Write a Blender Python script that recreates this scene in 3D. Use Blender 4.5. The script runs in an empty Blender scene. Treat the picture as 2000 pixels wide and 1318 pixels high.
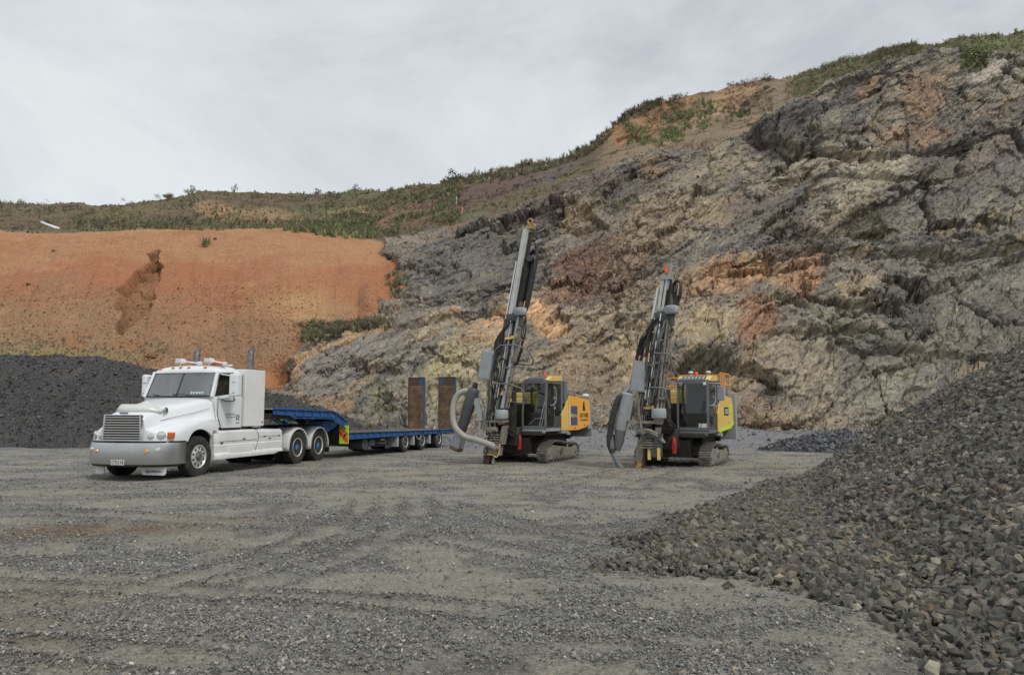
import bpy, bmesh, math, random
import numpy as np
from mathutils import Vector, Matrix, Euler
random.seed(7); RNG = np.random.default_rng(11)
R = math.radians
scene = bpy.context.scene
COL = scene.collection

# ------------------------------------------------------------------ camera
FPX, CAMH = 1444.0, 1.7                      # focal length in pixels of the 2000 px wide photo, eye height
TH = math.atan(141 / FPX)
cam_d = bpy.data.cameras.new('camera'); cam = bpy.data.objects.new('camera', cam_d); COL.objects.link(cam)
cam_d.sensor_width = 36.0; cam_d.lens = 36.0 * FPX / 2000.0
cam_d.clip_start = 0.1; cam_d.clip_end = 6000
cam.location = (0, 0, CAMH); cam.rotation_euler = (R(90) + TH, 0, 0)
scene.camera = cam

# ------------------------------------------------------------------ world: overcast sky
SUN_EL, SUN_AZ = R(50), R(138)               # azimuth clockwise from +Y
w = bpy.data.worlds.new('World'); scene.world = w; w.use_nodes = True
nt = w.node_tree; nt.nodes.clear()
def N(tree, typ, **kw):
    n = tree.nodes.new(typ)
    for k, v in kw.items():
        if k.startswith('i_'):
            key = k[2:]; key = int(key) if key.isdigit() else key.replace('_', ' ')
            n.inputs[key].default_value = v
        else: setattr(n, k, v)
    return n
L = lambda tree, a, b: tree.links.new(a, b)
out = N(nt, 'ShaderNodeOutputWorld'); bg = N(nt, 'ShaderNodeBackground', i_Strength=0.1)
sky = N(nt, 'ShaderNodeTexSky'); sky.sky_type = 'NISHITA'; sky.sun_disc = False
sky.sun_elevation = SUN_EL; sky.sun_rotation = SUN_AZ
tc = N(nt, 'ShaderNodeTexCoord'); mp = N(nt, 'ShaderNodeMapping'); mp.inputs['Scale'].default_value = (1.0, 1.0, 1.9)
mp.inputs['Rotation'].default_value = (0.0, R(28), 0.0)
nz = N(nt, 'ShaderNodeTexNoise', i_Scale=1.9, i_Detail=7.0, i_Roughness=0.6, i_Distortion=0.3)
rmp = N(nt, 'ShaderNodeValToRGB')
e = rmp.color_ramp.elements
e[0].position = 0.36; e[0].color = (5.0, 5.25, 5.6, 1)
e[1].position = 0.64; e[1].color = (7.15, 7.6, 7.65, 1)
m_ = e.new(0.48); m_.color = (6.15, 6.5, 6.7, 1)
mx = N(nt, 'ShaderNodeMix', data_type='RGBA'); mx.inputs['Factor'].default_value = 0.93
L(nt, tc.outputs['Generated'], mp.inputs[0]); L(nt, mp.outputs[0], nz.inputs['Vector'])
L(nt, nz.outputs['Fac'], rmp.inputs[0]); L(nt, sky.outputs[0], mx.inputs[6]); L(nt, rmp.outputs[0], mx.inputs[7])
L(nt, mx.outputs[2], bg.inputs['Color']); L(nt, bg.outputs[0], out.inputs[0])
# ------------------------------------------------------------------ sun (soft, behind cloud)
sl = bpy.data.lights.new('sun', 'SUN'); sl.energy = 1.5; sl.angle = R(11); sl.color = (1.0, 0.96, 0.9)
so = bpy.data.objects.new('sun', sl); COL.objects.link(so); so.location = (0, -20, 60)
sd = Vector((math.sin(SUN_AZ) * math.cos(SUN_EL), math.cos(SUN_AZ) * math.cos(SUN_EL), math.sin(SUN_EL)))
so.rotation_euler = (-sd).to_track_quat('-Z', 'Y').to_euler()
scene.view_settings.view_transform = 'Standard'; scene.view_settings.look = 'None'
scene.view_settings.exposure = 0.16; scene.view_settings.gamma = 1.0
scene.render.engine = 'CYCLES'; scene.cycles.max_bounces = 6; scene.cycles.diffuse_bounces = 3
scene.cycles.transparent_max_bounces = 12; scene.cycles.use_denoising = True

# ------------------------------------------------------------------ helpers
def pix(px, py, Y):
    """the point of the place seen at photo pixel (px, py) at distance Y"""
    c, s = math.cos(TH), math.sin(TH)
    a = (px - 1000) / FPX; b = (659 - py) / FPX
    d = np.array([a * np.ones_like(b) if np.ndim(b) else a, c - b * s, s + b * c], dtype=object if False else float)
    t = Y / d[1]
    return np.array([d[0] * t, d[1] * t, CAMH + d[2] * t])
def tag(o, label=None, cat=None, group=None, kind=None):
    if label: o['label'] = label
    if cat: o['category'] = cat
    if group: o['group'] = group
    if kind: o['kind'] = kind
    return o
def link(name, me, mats=(), parent=None):
    o = bpy.data.objects.new(name, me); COL.objects.link(o)
    for m in mats: me.materials.append(m)
    if parent is not None: o.parent = parent
    return o
def empty(name, loc, rz=0.0):
    o = bpy.data.objects.new(name, None); COL.objects.link(o)
    o.location = loc; o.rotation_euler = (0, 0, rz); o.empty_display_size = 0.3
    return o
def np_mesh(name, V, F, cols=None, smooth=False, alpha=None):
    """V (n,3), F (m,k) same-size faces; cols (n,3)"""
    me = bpy.data.meshes.new(name)
    V = np.ascontiguousarray(V, dtype=np.float32); F = np.ascontiguousarray(F, dtype=np.int32)
    me.vertices.add(len(V)); me.vertices.foreach_set('co', V.ravel())
    k = F.shape[1]
    me.loops.add(F.size); me.loops.foreach_set('vertex_index', F.ravel())
    me.polygons.add(len(F)); me.polygons.foreach_set('loop_start', np.arange(0, F.size, k, dtype=np.int32))
    me.polygons.foreach_set('use_smooth', np.full(len(F), smooth))
    me.update(calc_edges=True)
    if cols is not None:
        at = me.color_attributes.new('Col', 'FLOAT_COLOR', 'POINT')
        c4 = np.ones((len(V), 4), np.float32); c4[:, :3] = cols
        if alpha is not None: c4[:, 3] = alpha
        at.data.foreach_set('color', c4.ravel())
    return me
def grid_faces(nr, nc):
    i = np.arange(nr - 1)[:, None] * nc + np.arange(nc - 1)[None, :]
    i = i.ravel()
    return np.stack([i, i + 1, i + nc + 1, i + nc], 1)

# numpy noise ---------------------------------------------------------------
def _h(ix, iy, iz, s):
    h = (ix.astype(np.uint32) * np.uint32(374761393) + iy.astype(np.uint32) * np.uint32(668265263)
         + iz.astype(np.uint32) * np.uint32(2147483647 - 1442695041 % 2147483647) + np.uint32(s * 974711 + 12345))
    h ^= h >> np.uint32(13); h *= np.uint32(1274126177); h ^= h >> np.uint32(16); h *= np.uint32(2246822519); h ^= h >> np.uint32(15)
    return h
def noise3(x, y, z, seed=0):
    """value-gradient noise, about -1..1"""
    x = np.asarray(x, np.float32); y = np.asarray(y, np.float32) + np.float32(0); z = np.asarray(z, np.float32)
    x, y, z = np.broadcast_arrays(x, y, z)
    xi = np.floor(x); yi = np.floor(y); zi = np.floor(z)
    fx = x - xi; fy = y - yi; fz = z - zi
    xi = xi.astype(np.int64); yi = yi.astype(np.int64); zi = zi.astype(np.int64)
    u = fx * fx * fx * (fx * (fx * 6 - 15) + 10); v = fy * fy * fy * (fy * (fy * 6 - 15) + 10); w_ = fz * fz * fz * (fz * (fz * 6 - 15) + 10)
    r = 0
    for dx in (0, 1):
        for dy in (0, 1):
            for dz in (0, 1):
                h = _h(xi + dx, yi + dy, zi + dz, seed)
                gx = (h & np.uint32(1023)).astype(np.float32) / 511.5 - 1
                gy = ((h >> np.uint32(10)) & np.uint32(1023)).astype(np.float32) / 511.5 - 1
                gz = ((h >> np.uint32(20)) & np.uint32(1023)).astype(np.float32) / 511.5 - 1
                g = gx * (fx - dx) + gy * (fy - dy) + gz * (fz - dz)
                r = r + g * (u if dx else 1 - u) * (v if dy else 1 - v) * (w_ if dz else 1 - w_)
    return r * 1.5
def fbm(x, y, z, oct=4, seed=0, gain=0.5, ridged=False):
    a = 1.0; r = 0; f = 1.0; t = 0
    for i in range(oct):
        n = noise3(x * f, y * f, z * f, seed + i)
        if ridged: n = 1 - 2 * np.abs(n)
        r = r + a * n; t += a; a *= gain; f *= 2.03
    return r / t
def facets(x, y, z, seed=0, crack=False):
    """every cell of a 3-D Voronoi pattern gets its own tilted plane: blocky fractured rock"""
    x, y, z = [np.asarray(q, np.float32) for q in (x, y, z)]
    xi = np.floor(x).astype(np.int64); yi = np.floor(y).astype(np.int64); zi = np.floor(z).astype(np.int64)
    best = np.full(x.shape, 9e9, np.float32); sec = best.copy(); val = np.zeros(x.shape, np.float32)
    for dx in (-1, 0, 1):
        for dy in (-1, 0, 1):
            for dz in (-1, 0, 1):
                h = _h(xi + dx, yi + dy, zi + dz, seed)
                rx = (h & np.uint32(1023)).astype(np.float32) / 1023; ry = ((h >> np.uint32(10)) & np.uint32(1023)).astype(np.float32) / 1023
                rz = ((h >> np.uint32(20)) & np.uint32(1023)).astype(np.float32) / 1023
                ex = x - (xi + dx + rx); ey = y - (yi + dy + ry); ez = z - (zi + dz + rz)
                d = ex * ex + ey * ey + ez * ez
                v = (ry * 2 - 1) * ex + (rz * 2 - 1) * ez + (rx * 2 - 1) * ey * 0.5 + (rx - .5) * 0.22
                m = d < best
                sec = np.where(m, best, np.minimum(sec, d)); best = np.where(m, d, best); val = np.where(m, v, val)
    if crack: return val, np.sqrt(sec) - np.sqrt(best)
    return val
def sstep(a, b, x):
    t = np.clip((x - a) / (b - a), 0, 1); return t * t * (3 - 2 * t)

# materials -------------------------------------------------------------------
def mat(name, col=(.5, .5, .5), rough=0.5, metal=0.0, grime=0.0, grime_col=(.16, .13, .10), scale=3.0, bump=0.0, bscale=40.0, coat=0.0, spec=0.5):
    m = bpy.data.materials.new(name); m.use_nodes = True; t = m.node_tree; b = t.nodes['Principled BSDF']
    b.inputs['Base Color'].default_value = (*col, 1); b.inputs['Roughness'].default_value = rough; b.inputs['Metallic'].default_value = metal
    b.inputs['Coat Weight'].default_value = coat; b.inputs['Specular IOR Level'].default_value = spec
    co = N(t, 'ShaderNodeTexCoord')
    if grime > 0:
        n1 = N(t, 'ShaderNodeTexNoise', i_Scale=scale, i_Detail=8.0, i_Roughness=0.65); L(t, co.outputs['Object'], n1.inputs['Vector'])
        rr = N(t, 'ShaderNodeMapRange'); rr.inputs[1].default_value = 0.40; rr.inputs[2].default_value = 0.72
        rr.inputs[3].default_value = 0.0; rr.inputs[4].default_value = grime
        L(t, n1.outputs['Fac'], rr.inputs[0])
        mm = N(t, 'ShaderNodeMix', data_type='RGBA'); mm.inputs[6].default_value = (*col, 1); mm.inputs[7].default_value = (*grime_col, 1)
        L(t, rr.outputs[0], mm.inputs[0]); L(t, mm.outputs[2], b.inputs['Base Color'])
        r2 = N(t, 'ShaderNodeMapRange'); r2.inputs[3].default_value = rough; r2.inputs[4].default_value = min(1, rough + .35 * grime + .05)
        L(t, n1.outputs['Fac'], r2.inputs[0]); L(t, r2.outputs[0], b.inputs['Roughness'])
    if bump > 0:
        n2 = N(t, 'ShaderNodeTexNoise', i_Scale=bscale, i_Detail=4.0); L(t, co.outputs['Object'], n2.inputs['Vector'])
        bp = N(t, 'ShaderNodeBump', i_Strength=bump, i_Distance=0.01); L(t, n2.outputs['Fac'], bp.inputs['Height']); L(t, bp.outputs[0], b.inputs['Normal'])
    return m
def glass_mat(name, tint=(.75, .8, .8), refl=0.12, dark=0.35, film=.08):
    m = bpy.data.materials.new(name); m.use_nodes = True; t = m.node_tree; t.nodes.clear()
    o = N(t, 'ShaderNodeOutputMaterial'); tr = N(t, 'ShaderNodeBsdfTransparent'); tr.inputs[0].default_value = (tint[0]*dark*2, tint[1]*dark*2, tint[2]*dark*2, 1)
    gl = N(t, 'ShaderNodeBsdfGlossy'); gl.inputs['Roughness'].default_value = 0.03; gl.inputs[0].default_value = (1, 1, 1, 1)
    df = N(t, 'ShaderNodeBsdfDiffuse'); df.inputs[0].default_value = (.3, .3, .27, 1)     # dust film
    lw = N(t, 'ShaderNodeFresnel'); lw.inputs[0].default_value = 1.5
    ad = N(t, 'ShaderNodeMath', operation='ADD'); ad.inputs[1].default_value = refl; L(t, lw.outputs[0], ad.inputs[0])
    m0 = N(t, 'ShaderNodeMixShader'); m0.inputs[0].default_value = film; L(t, tr.outputs[0], m0.inputs[1]); L(t, df.outputs[0], m0.inputs[2])
    mxs = N(t, 'ShaderNodeMixShader'); L(t, ad.outputs[0], mxs.inputs[0]); L(t, m0.outputs[0], mxs.inputs[1]); L(t, gl.outputs[0], mxs.inputs[2])
    L(t, mxs.outputs[0], o.inputs[0]); return m
def vcol_mat(name, bumps=((30, .5, .02),), rough=0.9, var=0.35, vscale=8.0, stretch=None, soil=5.0, spec=0.3):
    """per-vertex rock/soil colour times fine procedural variation, with bump"""
    m = bpy.data.materials.new(name); m.use_nodes = True; t = m.node_tree; b = t.nodes['Principled BSDF']
    b.inputs['Roughness'].default_value = rough; b.inputs['Specular IOR Level'].default_value = spec
    at = N(t, 'ShaderNodeAttribute'); at.attribute_name = 'Col'
    co = N(t, 'ShaderNodeTexCoord'); vec = co.outputs['Object']
    if stretch:
        mpr = N(t, 'ShaderNodeMapping'); mpr.inputs['Rotation'].default_value = (0, R(stretch[0]), 0); L(t, vec, mpr.inputs[0])
        mpn = N(t, 'ShaderNodeMapping'); mpn.inputs['Scale'].default_value = stretch[1]; L(t, mpr.outputs[0], mpn.inputs[0]); sv = mpn.outputs[0]
    else: sv = vec
    n1 = N(t, 'ShaderNodeTexNoise', i_Scale=vscale, i_Detail=9.0, i_Roughness=0.72); L(t, sv, n1.inputs['Vector'])
    rr = N(t, 'ShaderNodeMapRange'); rr.inputs[1].default_value = 0.3; rr.inputs[2].default_value = 0.7
    rr.inputs[3].default_value = 1 - var; rr.inputs[4].default_value = 1 + var; L(t, n1.outputs['Fac'], rr.inputs[0])
    fac = rr.outputs[0]
    if stretch:                                   # alpha holds the share of rock; soil gets un-stretched noise
        n3 = N(t, 'ShaderNodeTexNoise', i_Scale=soil, i_Detail=8.0, i_Roughness=0.75); L(t, vec, n3.inputs['Vector'])
        r3 = N(t, 'ShaderNodeMapRange'); r3.inputs[1].default_value = 0.3; r3.inputs[2].default_value = 0.7
        r3.inputs[3].default_value = .62; r3.inputs[4].default_value = 1.38; L(t, n3.outputs['Fac'], r3.inputs[0])
        mf = N(t, 'ShaderNodeMix'); L(t, at.outputs['Alpha'], mf.inputs[0]); L(t, r3.outputs[0], mf.inputs[2]); L(t, rr.outputs[0], mf.inputs[3]); fac = mf.outputs[0]
        mv = N(t, 'ShaderNodeMix', data_type='VECTOR'); L(t, at.outputs['Alpha'], mv.inputs[0]); L(t, vec, mv.inputs[4]); L(t, sv, mv.inputs[5]); sv = mv.outputs[1]
    vm = N(t, 'ShaderNodeVectorMath', operation='SCALE'); L(t, at.outputs['Color'], vm.inputs[0]); L(t, fac, vm.inputs['Scale'])
    L(t, vm.outputs[0], b.inputs['Base Color'])
    prev = None
    for sc, st, di in bumps:
        nn = N(t, 'ShaderNodeTexNoise', i_Scale=sc, i_Detail=5.0, i_Roughness=0.6); L(t, sv, nn.inputs['Vector'])
        bp = N(t, 'ShaderNodeBump', i_Strength=st, i_Distance=di); L(t, nn.outputs['Fac'], bp.inputs['Height'])
        if prev: L(t, prev, bp.inputs['Normal'])
        prev = bp.outputs[0]
    if prev: L(t, prev, b.inputs['Normal'])
    return m
#==TERRAIN==
# ------------------------------------------------------------------ ground sheet
def gz(x, y):
    """ground height: gentle undulation, wheel ruts, low gravel berm along the foot of the face"""
    r = np.hypot(x, y)
    z = 0.05 * noise3(x * .22, y * .22, 0 * x, 3) * sstep(2, 8, r) + 0.02 * noise3(x * .9, y * .9, 0 * x, 4)
    g, q = ruts(x, y); z = z - .045 * g + .040 * q
    z = z * (1 - sstep(28, 40, r))
    z = z + 0.9 * sstep(0, 1, 1 - np.abs(y - (41 - .06 * x)) / 5.0) * sstep(-2, 4, x) * (1 - sstep(16, 20, x)) * (0.7 + .3 * noise3(x * .3, y * .3, 0 * x, 9))
    return z
TRACKS = [(-12, 9, 1, 13.5, 0, -1.2, .15), (-12, 7.4, 2, 12, 0, -1.0, .15), (-3.9, 6.6, -3.0, 15, .9, 0, .15), (-2.9, 6.6, -2.0, 15, .9, 0, .15), (-4.6, 9.3, -2.6, 12.8, 1.1, 0, .16), (-2.6, 12.5, .8, 8.2, -.3, 0, .15), (-1.2, 13.5, 2.0, 8.6, -.3, 0, .15),
          (-5, 11.5, 6, 16, 0, -1.5, .17), (-6, 13, 5, 19, 0, -1.5, .17), (-14, 12, -2, 10.5, 0, 1.0, .2), (0, 10, 9, 22, -1.0, 0, .16), (-9, 15.5, 4, 20, 0, -.6, .15), (-13, 14.6, -4, 15.0, 0, -.5, .16), (-1.5, 9.4, 2.4, 11.6, 0, -.7, .14), (-.5, 10.6, 3.5, 12.4, 0, -.6, .14),
          (-7, 5.6, -1, 4.6, 0, .5, .13), (-6, 7.4, 1.4, 5.6, 0, .5, .13), (-13, 17.2, -1, 17.6, 0, -.7, .17), (-12, 19, 2, 23, 0, -1.0, .17), (2, 15, 8, 25, -.6, 0, .17), (.5, 15, 6, 25, -.6, 0, .17)]
def ruts(x, y):
    """curving wheel tracks: groove strength and thrown-up edge strength, broken by tread marks"""
    G = 0 * x; Q = 0 * x; sh = .22 * noise3(x * .6, y * .6, 0 * x, 14)
    for (ax, ay, bx, by, cx_, cy_, hw) in TRACKS:
        L2 = (bx - ax) ** 2 + (by - ay) ** 2; t = np.clip(((x - ax) * (bx - ax) + (y - ay) * (by - ay)) / L2, 0, 1)
        qx = ax + t * (bx - ax) + cx_ * 4 * t * (1 - t); qy = ay + t * (by - ay) + cy_ * 4 * t * (1 - t)
        d = np.hypot(x - qx, y - qy) + sh * .35; end = np.sin(np.pi * t) ** .5 * np.clip(.85 + .7 * noise3(x * .5, y * .5, 0 * x + ax, 15), .15, 1)
        tread = 1 + .35 * np.sin(t * math.sqrt(L2) * 2 * math.pi / .22)
        G = G + np.exp(-(d / hw) ** 2) * end * tread; Q = Q + np.exp(-((d - 1.8 * hw) / (hw * .6)) ** 2) * end
    return np.clip(G, 0, 1.3), np.clip(Q, 0, 1.2)
def make_ground():
    rad = np.concatenate([np.geomspace(.4, 2.6, 18, endpoint=False), np.geomspace(2.6, 30, 620, endpoint=False), np.geomspace(30, 60, 60, endpoint=False), np.geomspace(60, 4000, 30)])
    ang = np.concatenate([np.linspace(-math.pi, -.86, 60, endpoint=False), np.linspace(-.86, .86, 980, endpoint=False), np.linspace(.86, math.pi, 60)])
    Rr, A = np.meshgrid(rad, ang, indexing='ij')
    x = (Rr * np.sin(A)); y = (Rr * np.cos(A))
    z = gz(x, y)
    fine = (1 - sstep(14, 30, Rr))
    patch = fbm(x * .5, y * .75, 0 * x, 6, 21, gain=.62)                   # loose-gravel patches (grey) against packed dust (buff)
    loose = sstep(-.12, .22, patch + .25 * fbm(x * 1.7, y * 2.2, 0 * x, 3, 33))
    z = z + fine * (.022 * fbm(x * 2.6, y * 3.4, 0 * x, 5, 5, gain=.6) + loose * .014 * fbm(x * 16, y * 16, 0 * x, 3, 6)) + .012 * loose * fine
    grey = np.array([.19, .19, .188]); buff = np.array([.270, .256, .212]); brown = np.array([.17, .115, .07]); dk = np.array([.105, .10, .095])
    c = buff + (grey - buff) * loose[..., None]
    d2 = sstep(.05, .40, fbm(x * .8, y * .7, 0 * x, 6, 51, gain=.62))
    c = c + (dk - c) * (.80 * d2)[..., None]
    rg_, rq_ = ruts(x, y); fn = (Rr < 40) * 1.0
    c = c + (dk - c) * (.62 * np.clip(rq_, 0, 1) * fn)[..., None]; c = c + (buff * .95 - c) * (.55 * np.clip(rg_, 0, 1) * fn)[..., None]
    bm = np.exp(-(((x + 6.5) / 2.2) ** 2 + ((y - 10.3 - .35 * (x + 6.5)) / .8) ** 2)) * sstep(-.5, .4, fbm(x * 1.5, y * 1.5, 0 * x, 3, 8) + .3)
    bm2 = np.exp(-(((x + 4.2) / 1.2) ** 2 + ((y - 6.0) / 1.5) ** 2)) * .4
    c = c + (brown - c) * np.clip(bm * 1.2 + bm2, 0, .9)[..., None]
    bl = np.exp(-((y - 22 - .1 * x) / 5.0) ** 2) * sstep(-8, -2, x) * .55
    c = c + (np.array([.33, .285, .2]) - c) * (bl * sstep(-.3, .3, fbm(x * .5, y * .9, 0 * x, 3, 77)))[..., None]
    c = c + (np.array([.2, .2, .21]) - c) * (sstep(29, 35, y) * .85)[..., None]
    c = c * (1 + .45 * fbm(x * 2.2, y * 3, 0 * x, 6, 91, gain=.7))[..., None]
    V = np.stack([x, y, z], -1).reshape(-1, 3)
    me = np_mesh('ground', V, grid_faces(len(rad), len(ang))[:, ::-1], np.clip(c, .01, 1).reshape(-1, 3), True)
    o = link('ground', me, [vcol_mat('gravel_ground', bumps=((7, .35, .05), (34, .8, .03), (110, .7, .012)), var=.55, vscale=26, rough=.95)])
    tag(o, kind='structure')
make_ground()

# ------------------------------------------------------------------ quarry terrain: face, embankment, hills
CT = {  # photo column -> foot Y, (row pixel, distance) of spur lip, bench, main lip, bench, skyline
 -900: (44, (700, 50), (692, 53), (450, 84), (447, 104), (396, 138)),
 -500: (50, (740, 58), (732, 61), (450, 90), (447, 110), (394, 140)),
 0: (55, (762, 62), (754, 65), (450, 90), (447, 110), (394, 140)),
 100: (56, (762, 62), (754, 65), (456, 89), (451, 110), (397, 140)),
 200: (56, (762, 62), (754, 65), (453, 88), (448, 110), (399, 140)),
 270: (56, (762, 62), (754, 65), (449, 88), (446, 110), (395, 140)),
 350: (56, (762, 61), (754, 64), (448, 88), (445, 110), (381, 140)),
 430: (55, (760, 61), (752, 64), (446, 88), (443, 110), (371, 140)),
 530: (54, (748, 59), (742, 61), (449, 88), (446, 110), (377, 140)),
 565: (53.5, (706, 60), (700, 62), (450, 88), (446, 110), (378, 140)),
 600: (53, (664, 62), (659, 66), (454, 88), (450, 108), (378, 138)),
 650: (52.5, (650, 62.5), (645, 66), (459, 88), (452, 107), (377, 137)),
 700: (52, (640, 63), (634, 66), (466, 87), (454, 106), (374, 136)),
 745: (51.5, (630, 63.5), (624, 67), (478, 87), (460, 100), (371, 132)),
 780: (51, (618, 64), (610, 67), (470, 87), (460, 97), (366, 127)),
 860: (50, (604, 64), (594, 67), (452, 87), (441, 94), (353, 118)),
 1000: (49, (588, 63), (578, 67), (412, 86), (399, 92), (327, 108)),
 1100: (48.5, (572, 63), (562, 66), (368, 85), (356, 91), (307, 104)),
 1150: (48, (562, 63), (552, 66), (346, 85), (335, 90), (285, 100)),
 1200: (48, (550, 62), (540, 65), (322, 84), (308, 89), (247, 98)),
 1240: (47.5, (542, 62), (532, 65), (306, 84), (294, 88), (214, 97)),
 1300: (47, (528, 62), (518, 65), (290, 83), (279, 87), (197, 96)),
 1440: (46, (502, 61), (492, 64), (266, 81), (254, 85), (166, 95)),
 1475: (46, (496, 61), (486, 64), (252, 81), (240, 84), (158, 94)),
 1550: (45, (490, 60), (479, 64), (204, 79), (192, 83), (149, 92)),
 1620: (45, (487, 59), (475, 63), (166, 78), (156, 81), (127, 90)),
 1750: (44, (484, 58), (470, 63), (116, 76), (108, 79), (94, 87)),
 2000: (42, (480, 56), (464, 62), (102, 75), (92, 78), (61, 86)),
 2400: (38, (474, 52), (456, 58), (80, 70), (72, 73), (20, 80)),
 2900: (30, (468, 44), (450, 50), (60, 62), (50, 66), (-20, 72)),
}
ORANGE_T = np.array([.39, .205, .11]); ORANGE_R = np.array([.36, .155, .08]); ORANGE_B = np.array([.36, .20, .105])
PATCH = [ (1820, 640, 300, 170, -12, (.15, .152, .148), .95), (1850, 330, 240, 110, -18, (.14, .14, .145), .85), (900, 520, 190, 90, -35, (.16, .16, .165), .7), (1280, 380, 140, 70, -25, (.19, .17, .15), .6), (640, 750, 170, 70, -30, (.19, .19, .19), .6), # centre px,py, radii in px, tilt deg, colour, strength : the differently coloured beds of the face
 (640, 740, 120, 50, -35, (.20, .205, .21), .9), (760, 700, 110, 45, -30, (.19, .19, .19), .8), (600, 700, 60, 14, -35, (.40, .26, .14), .8),
 (700, 660, 80, 16, -12, (.38, .25, .13), .8), (720, 760, 90, 18, -35, (.33, .27, .18), .6), (840, 640, 60, 30, -35, (.34, .30, .20), .6),
 (900, 700, 75, 45, -45, (.33, .31, .21), .8), (860, 760, 60, 50, -50, (.30, .28, .17), .7), (960, 640, 55, 40, -40, (.44, .33, .19), .8),
 (1010, 610, 80, 22, -18, (.55, .34, .17), 1), (1075, 625, 45, 28, -10, (.50, .32, .17), .9), (900, 620, 26, 14, 0, (.46, .29, .15), .8),
 (820, 540, 90, 75, -35, (.15, .15, .155), .8), (900, 500, 110, 60, -35, (.13, .135, .145), .9), (800, 500, 50, 30, -40, (.24, .225, .19), .7),
 (1010, 460, 120, 60, -30, (.13, .13, .135), .9), (990, 540, 90, 40, -40, (.11, .11, .12), .8), (1140, 425, 60, 30, -20, (.27, .225, .165), .8),
 (1110, 380, 120, 30, -25, (.12, .10, .10), .8), (930, 410, 90, 25, -15, (.14, .095, .075), .9), (860, 440, 60, 14, -10, (.22, .13, .085), .8), (1050, 350, 110, 22, -18, (.15, .105, .10), .8),
 (1150, 530, 110, 50, -30, (.15, .085, .065), .95), (1230, 500, 80, 40, -30, (.20, .14, .10), .7), (1100, 570, 60, 20, -10, (.12, .075, .06), .9),
 (1290, 430, 110, 60, -30, (.26, .215, .16), .8), (1250, 360, 110, 35, -25, (.12, .11, .11), .8), (1380, 340, 110, 45, -20, (.25, .23, .19), .7),
 (1460, 400, 110, 40, -25, (.16, .145, .14), .7), (1380, 420, 60, 40, -10, (.30, .25, .18), .7), (1560, 330, 110, 45, -25, (.28, .265, .22), .8), (1700, 330, 90, 55, -20, (.32, .315, .255), .8),
 (1640, 410, 100, 40, -25, (.29, .27, .215), .7), (1540, 440, 60, 40, -20, (.12, .11, .11), .8), (1700, 440, 90, 35, -15, (.11, .105, .085), .8), (1830, 400, 120, 60, -30, (.14, .14, .145), .8),
 (1560, 240, 110, 30, -28, (.085, .088, .10), 1), (1680, 170, 90, 30, -35, (.09, .09, .10), .9), (1640, 270, 120, 16, -15, (.10, .095, .095), .8), (1800, 190, 60, 55, 35, (.23, .165, .12), .9),
 (1790, 260, 110, 20, -5, (.24, .17, .13), .8), (1930, 150, 50, 26, -40, (.36, .35, .34), 1), (1960, 240, 90, 50, -30, (.13, .125, .13), .8), (1880, 310, 110, 30, -20, (.17, .155, .14), .7),
 (1750, 478, 300, 14, -2, (.085, .083, .088), 1), (1560, 470, 60, 14, 0, (.10, .09, .085), .9), (1200, 600, 140, 40, -30, (.27, .235, .17), .8), (1130, 690, 90, 60, -30, (.30, .235, .165), .8),
 (1240, 680, 70, 60, -40, (.33, .275, .18), .8), (1320, 600, 80, 60, -30, (.25, .215, .16), .7), (1430, 540, 120, 40, -15, (.38, .235, .135), .9), (1560, 540, 60, 50, -10, (.37, .215, .125), .9),
 (1380, 640, 70, 40, -20, (.36, .30, .20), .8), (1480, 630, 60, 45, -60, (.32, .165, .10), .8), (1470, 710, 90, 45, -30, (.26, .215, .15), .8), (1330, 730, 80, 40, -10, (.20, .165, .12), .7),
 (1560, 700, 70, 90, -70, (.27, .25, .20), .8), (1650, 620, 110, 60, -20, (.20, .20, .17), .9), (1800, 560, 120, 60, -30, (.15, .15, .15), .9), (1680, 570, 60, 25, -10, (.33, .27, .19), .7),
 (1930, 540, 90, 40, -25, (.20, .205, .205), .8), (1850, 660, 140, 60, -20, (.17, .17, .155), .9), (1700, 760, 120, 70, -10, (.21, .21, .185), .9), (1560, 810, 120, 50, -10, (.28, .245, .19), .7),
 (1780, 620, 60, 70, -70, (.095, .095, .10), .8), (1950, 620, 60, 40, -30, (.11, .11, .12), .7), (1100, 760, 140, 50, -20, (.24, .19, .135), .8), (1480, 800, 50, 60, -80, (.24, .16, .11), .8),
 (1080, 450, 30, 12, -40, (.10, .10, .10), .7), (560, 780, 70, 20, 20, (.30, .17, .09), .6), (660, 800, 50, 18, 10, (.33, .2, .11), .6), (1240, 292, 90, 9, -12, (.42, .37, .28), 1), (1160, 318, 60, 9, -18, (.34, .31, .25), .9),
 (970, 745, 50, 30, -50, (.33, .32, .20), .6), (880, 715, 50, 6, -28, (.32, .34, .17), .6),
]
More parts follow.
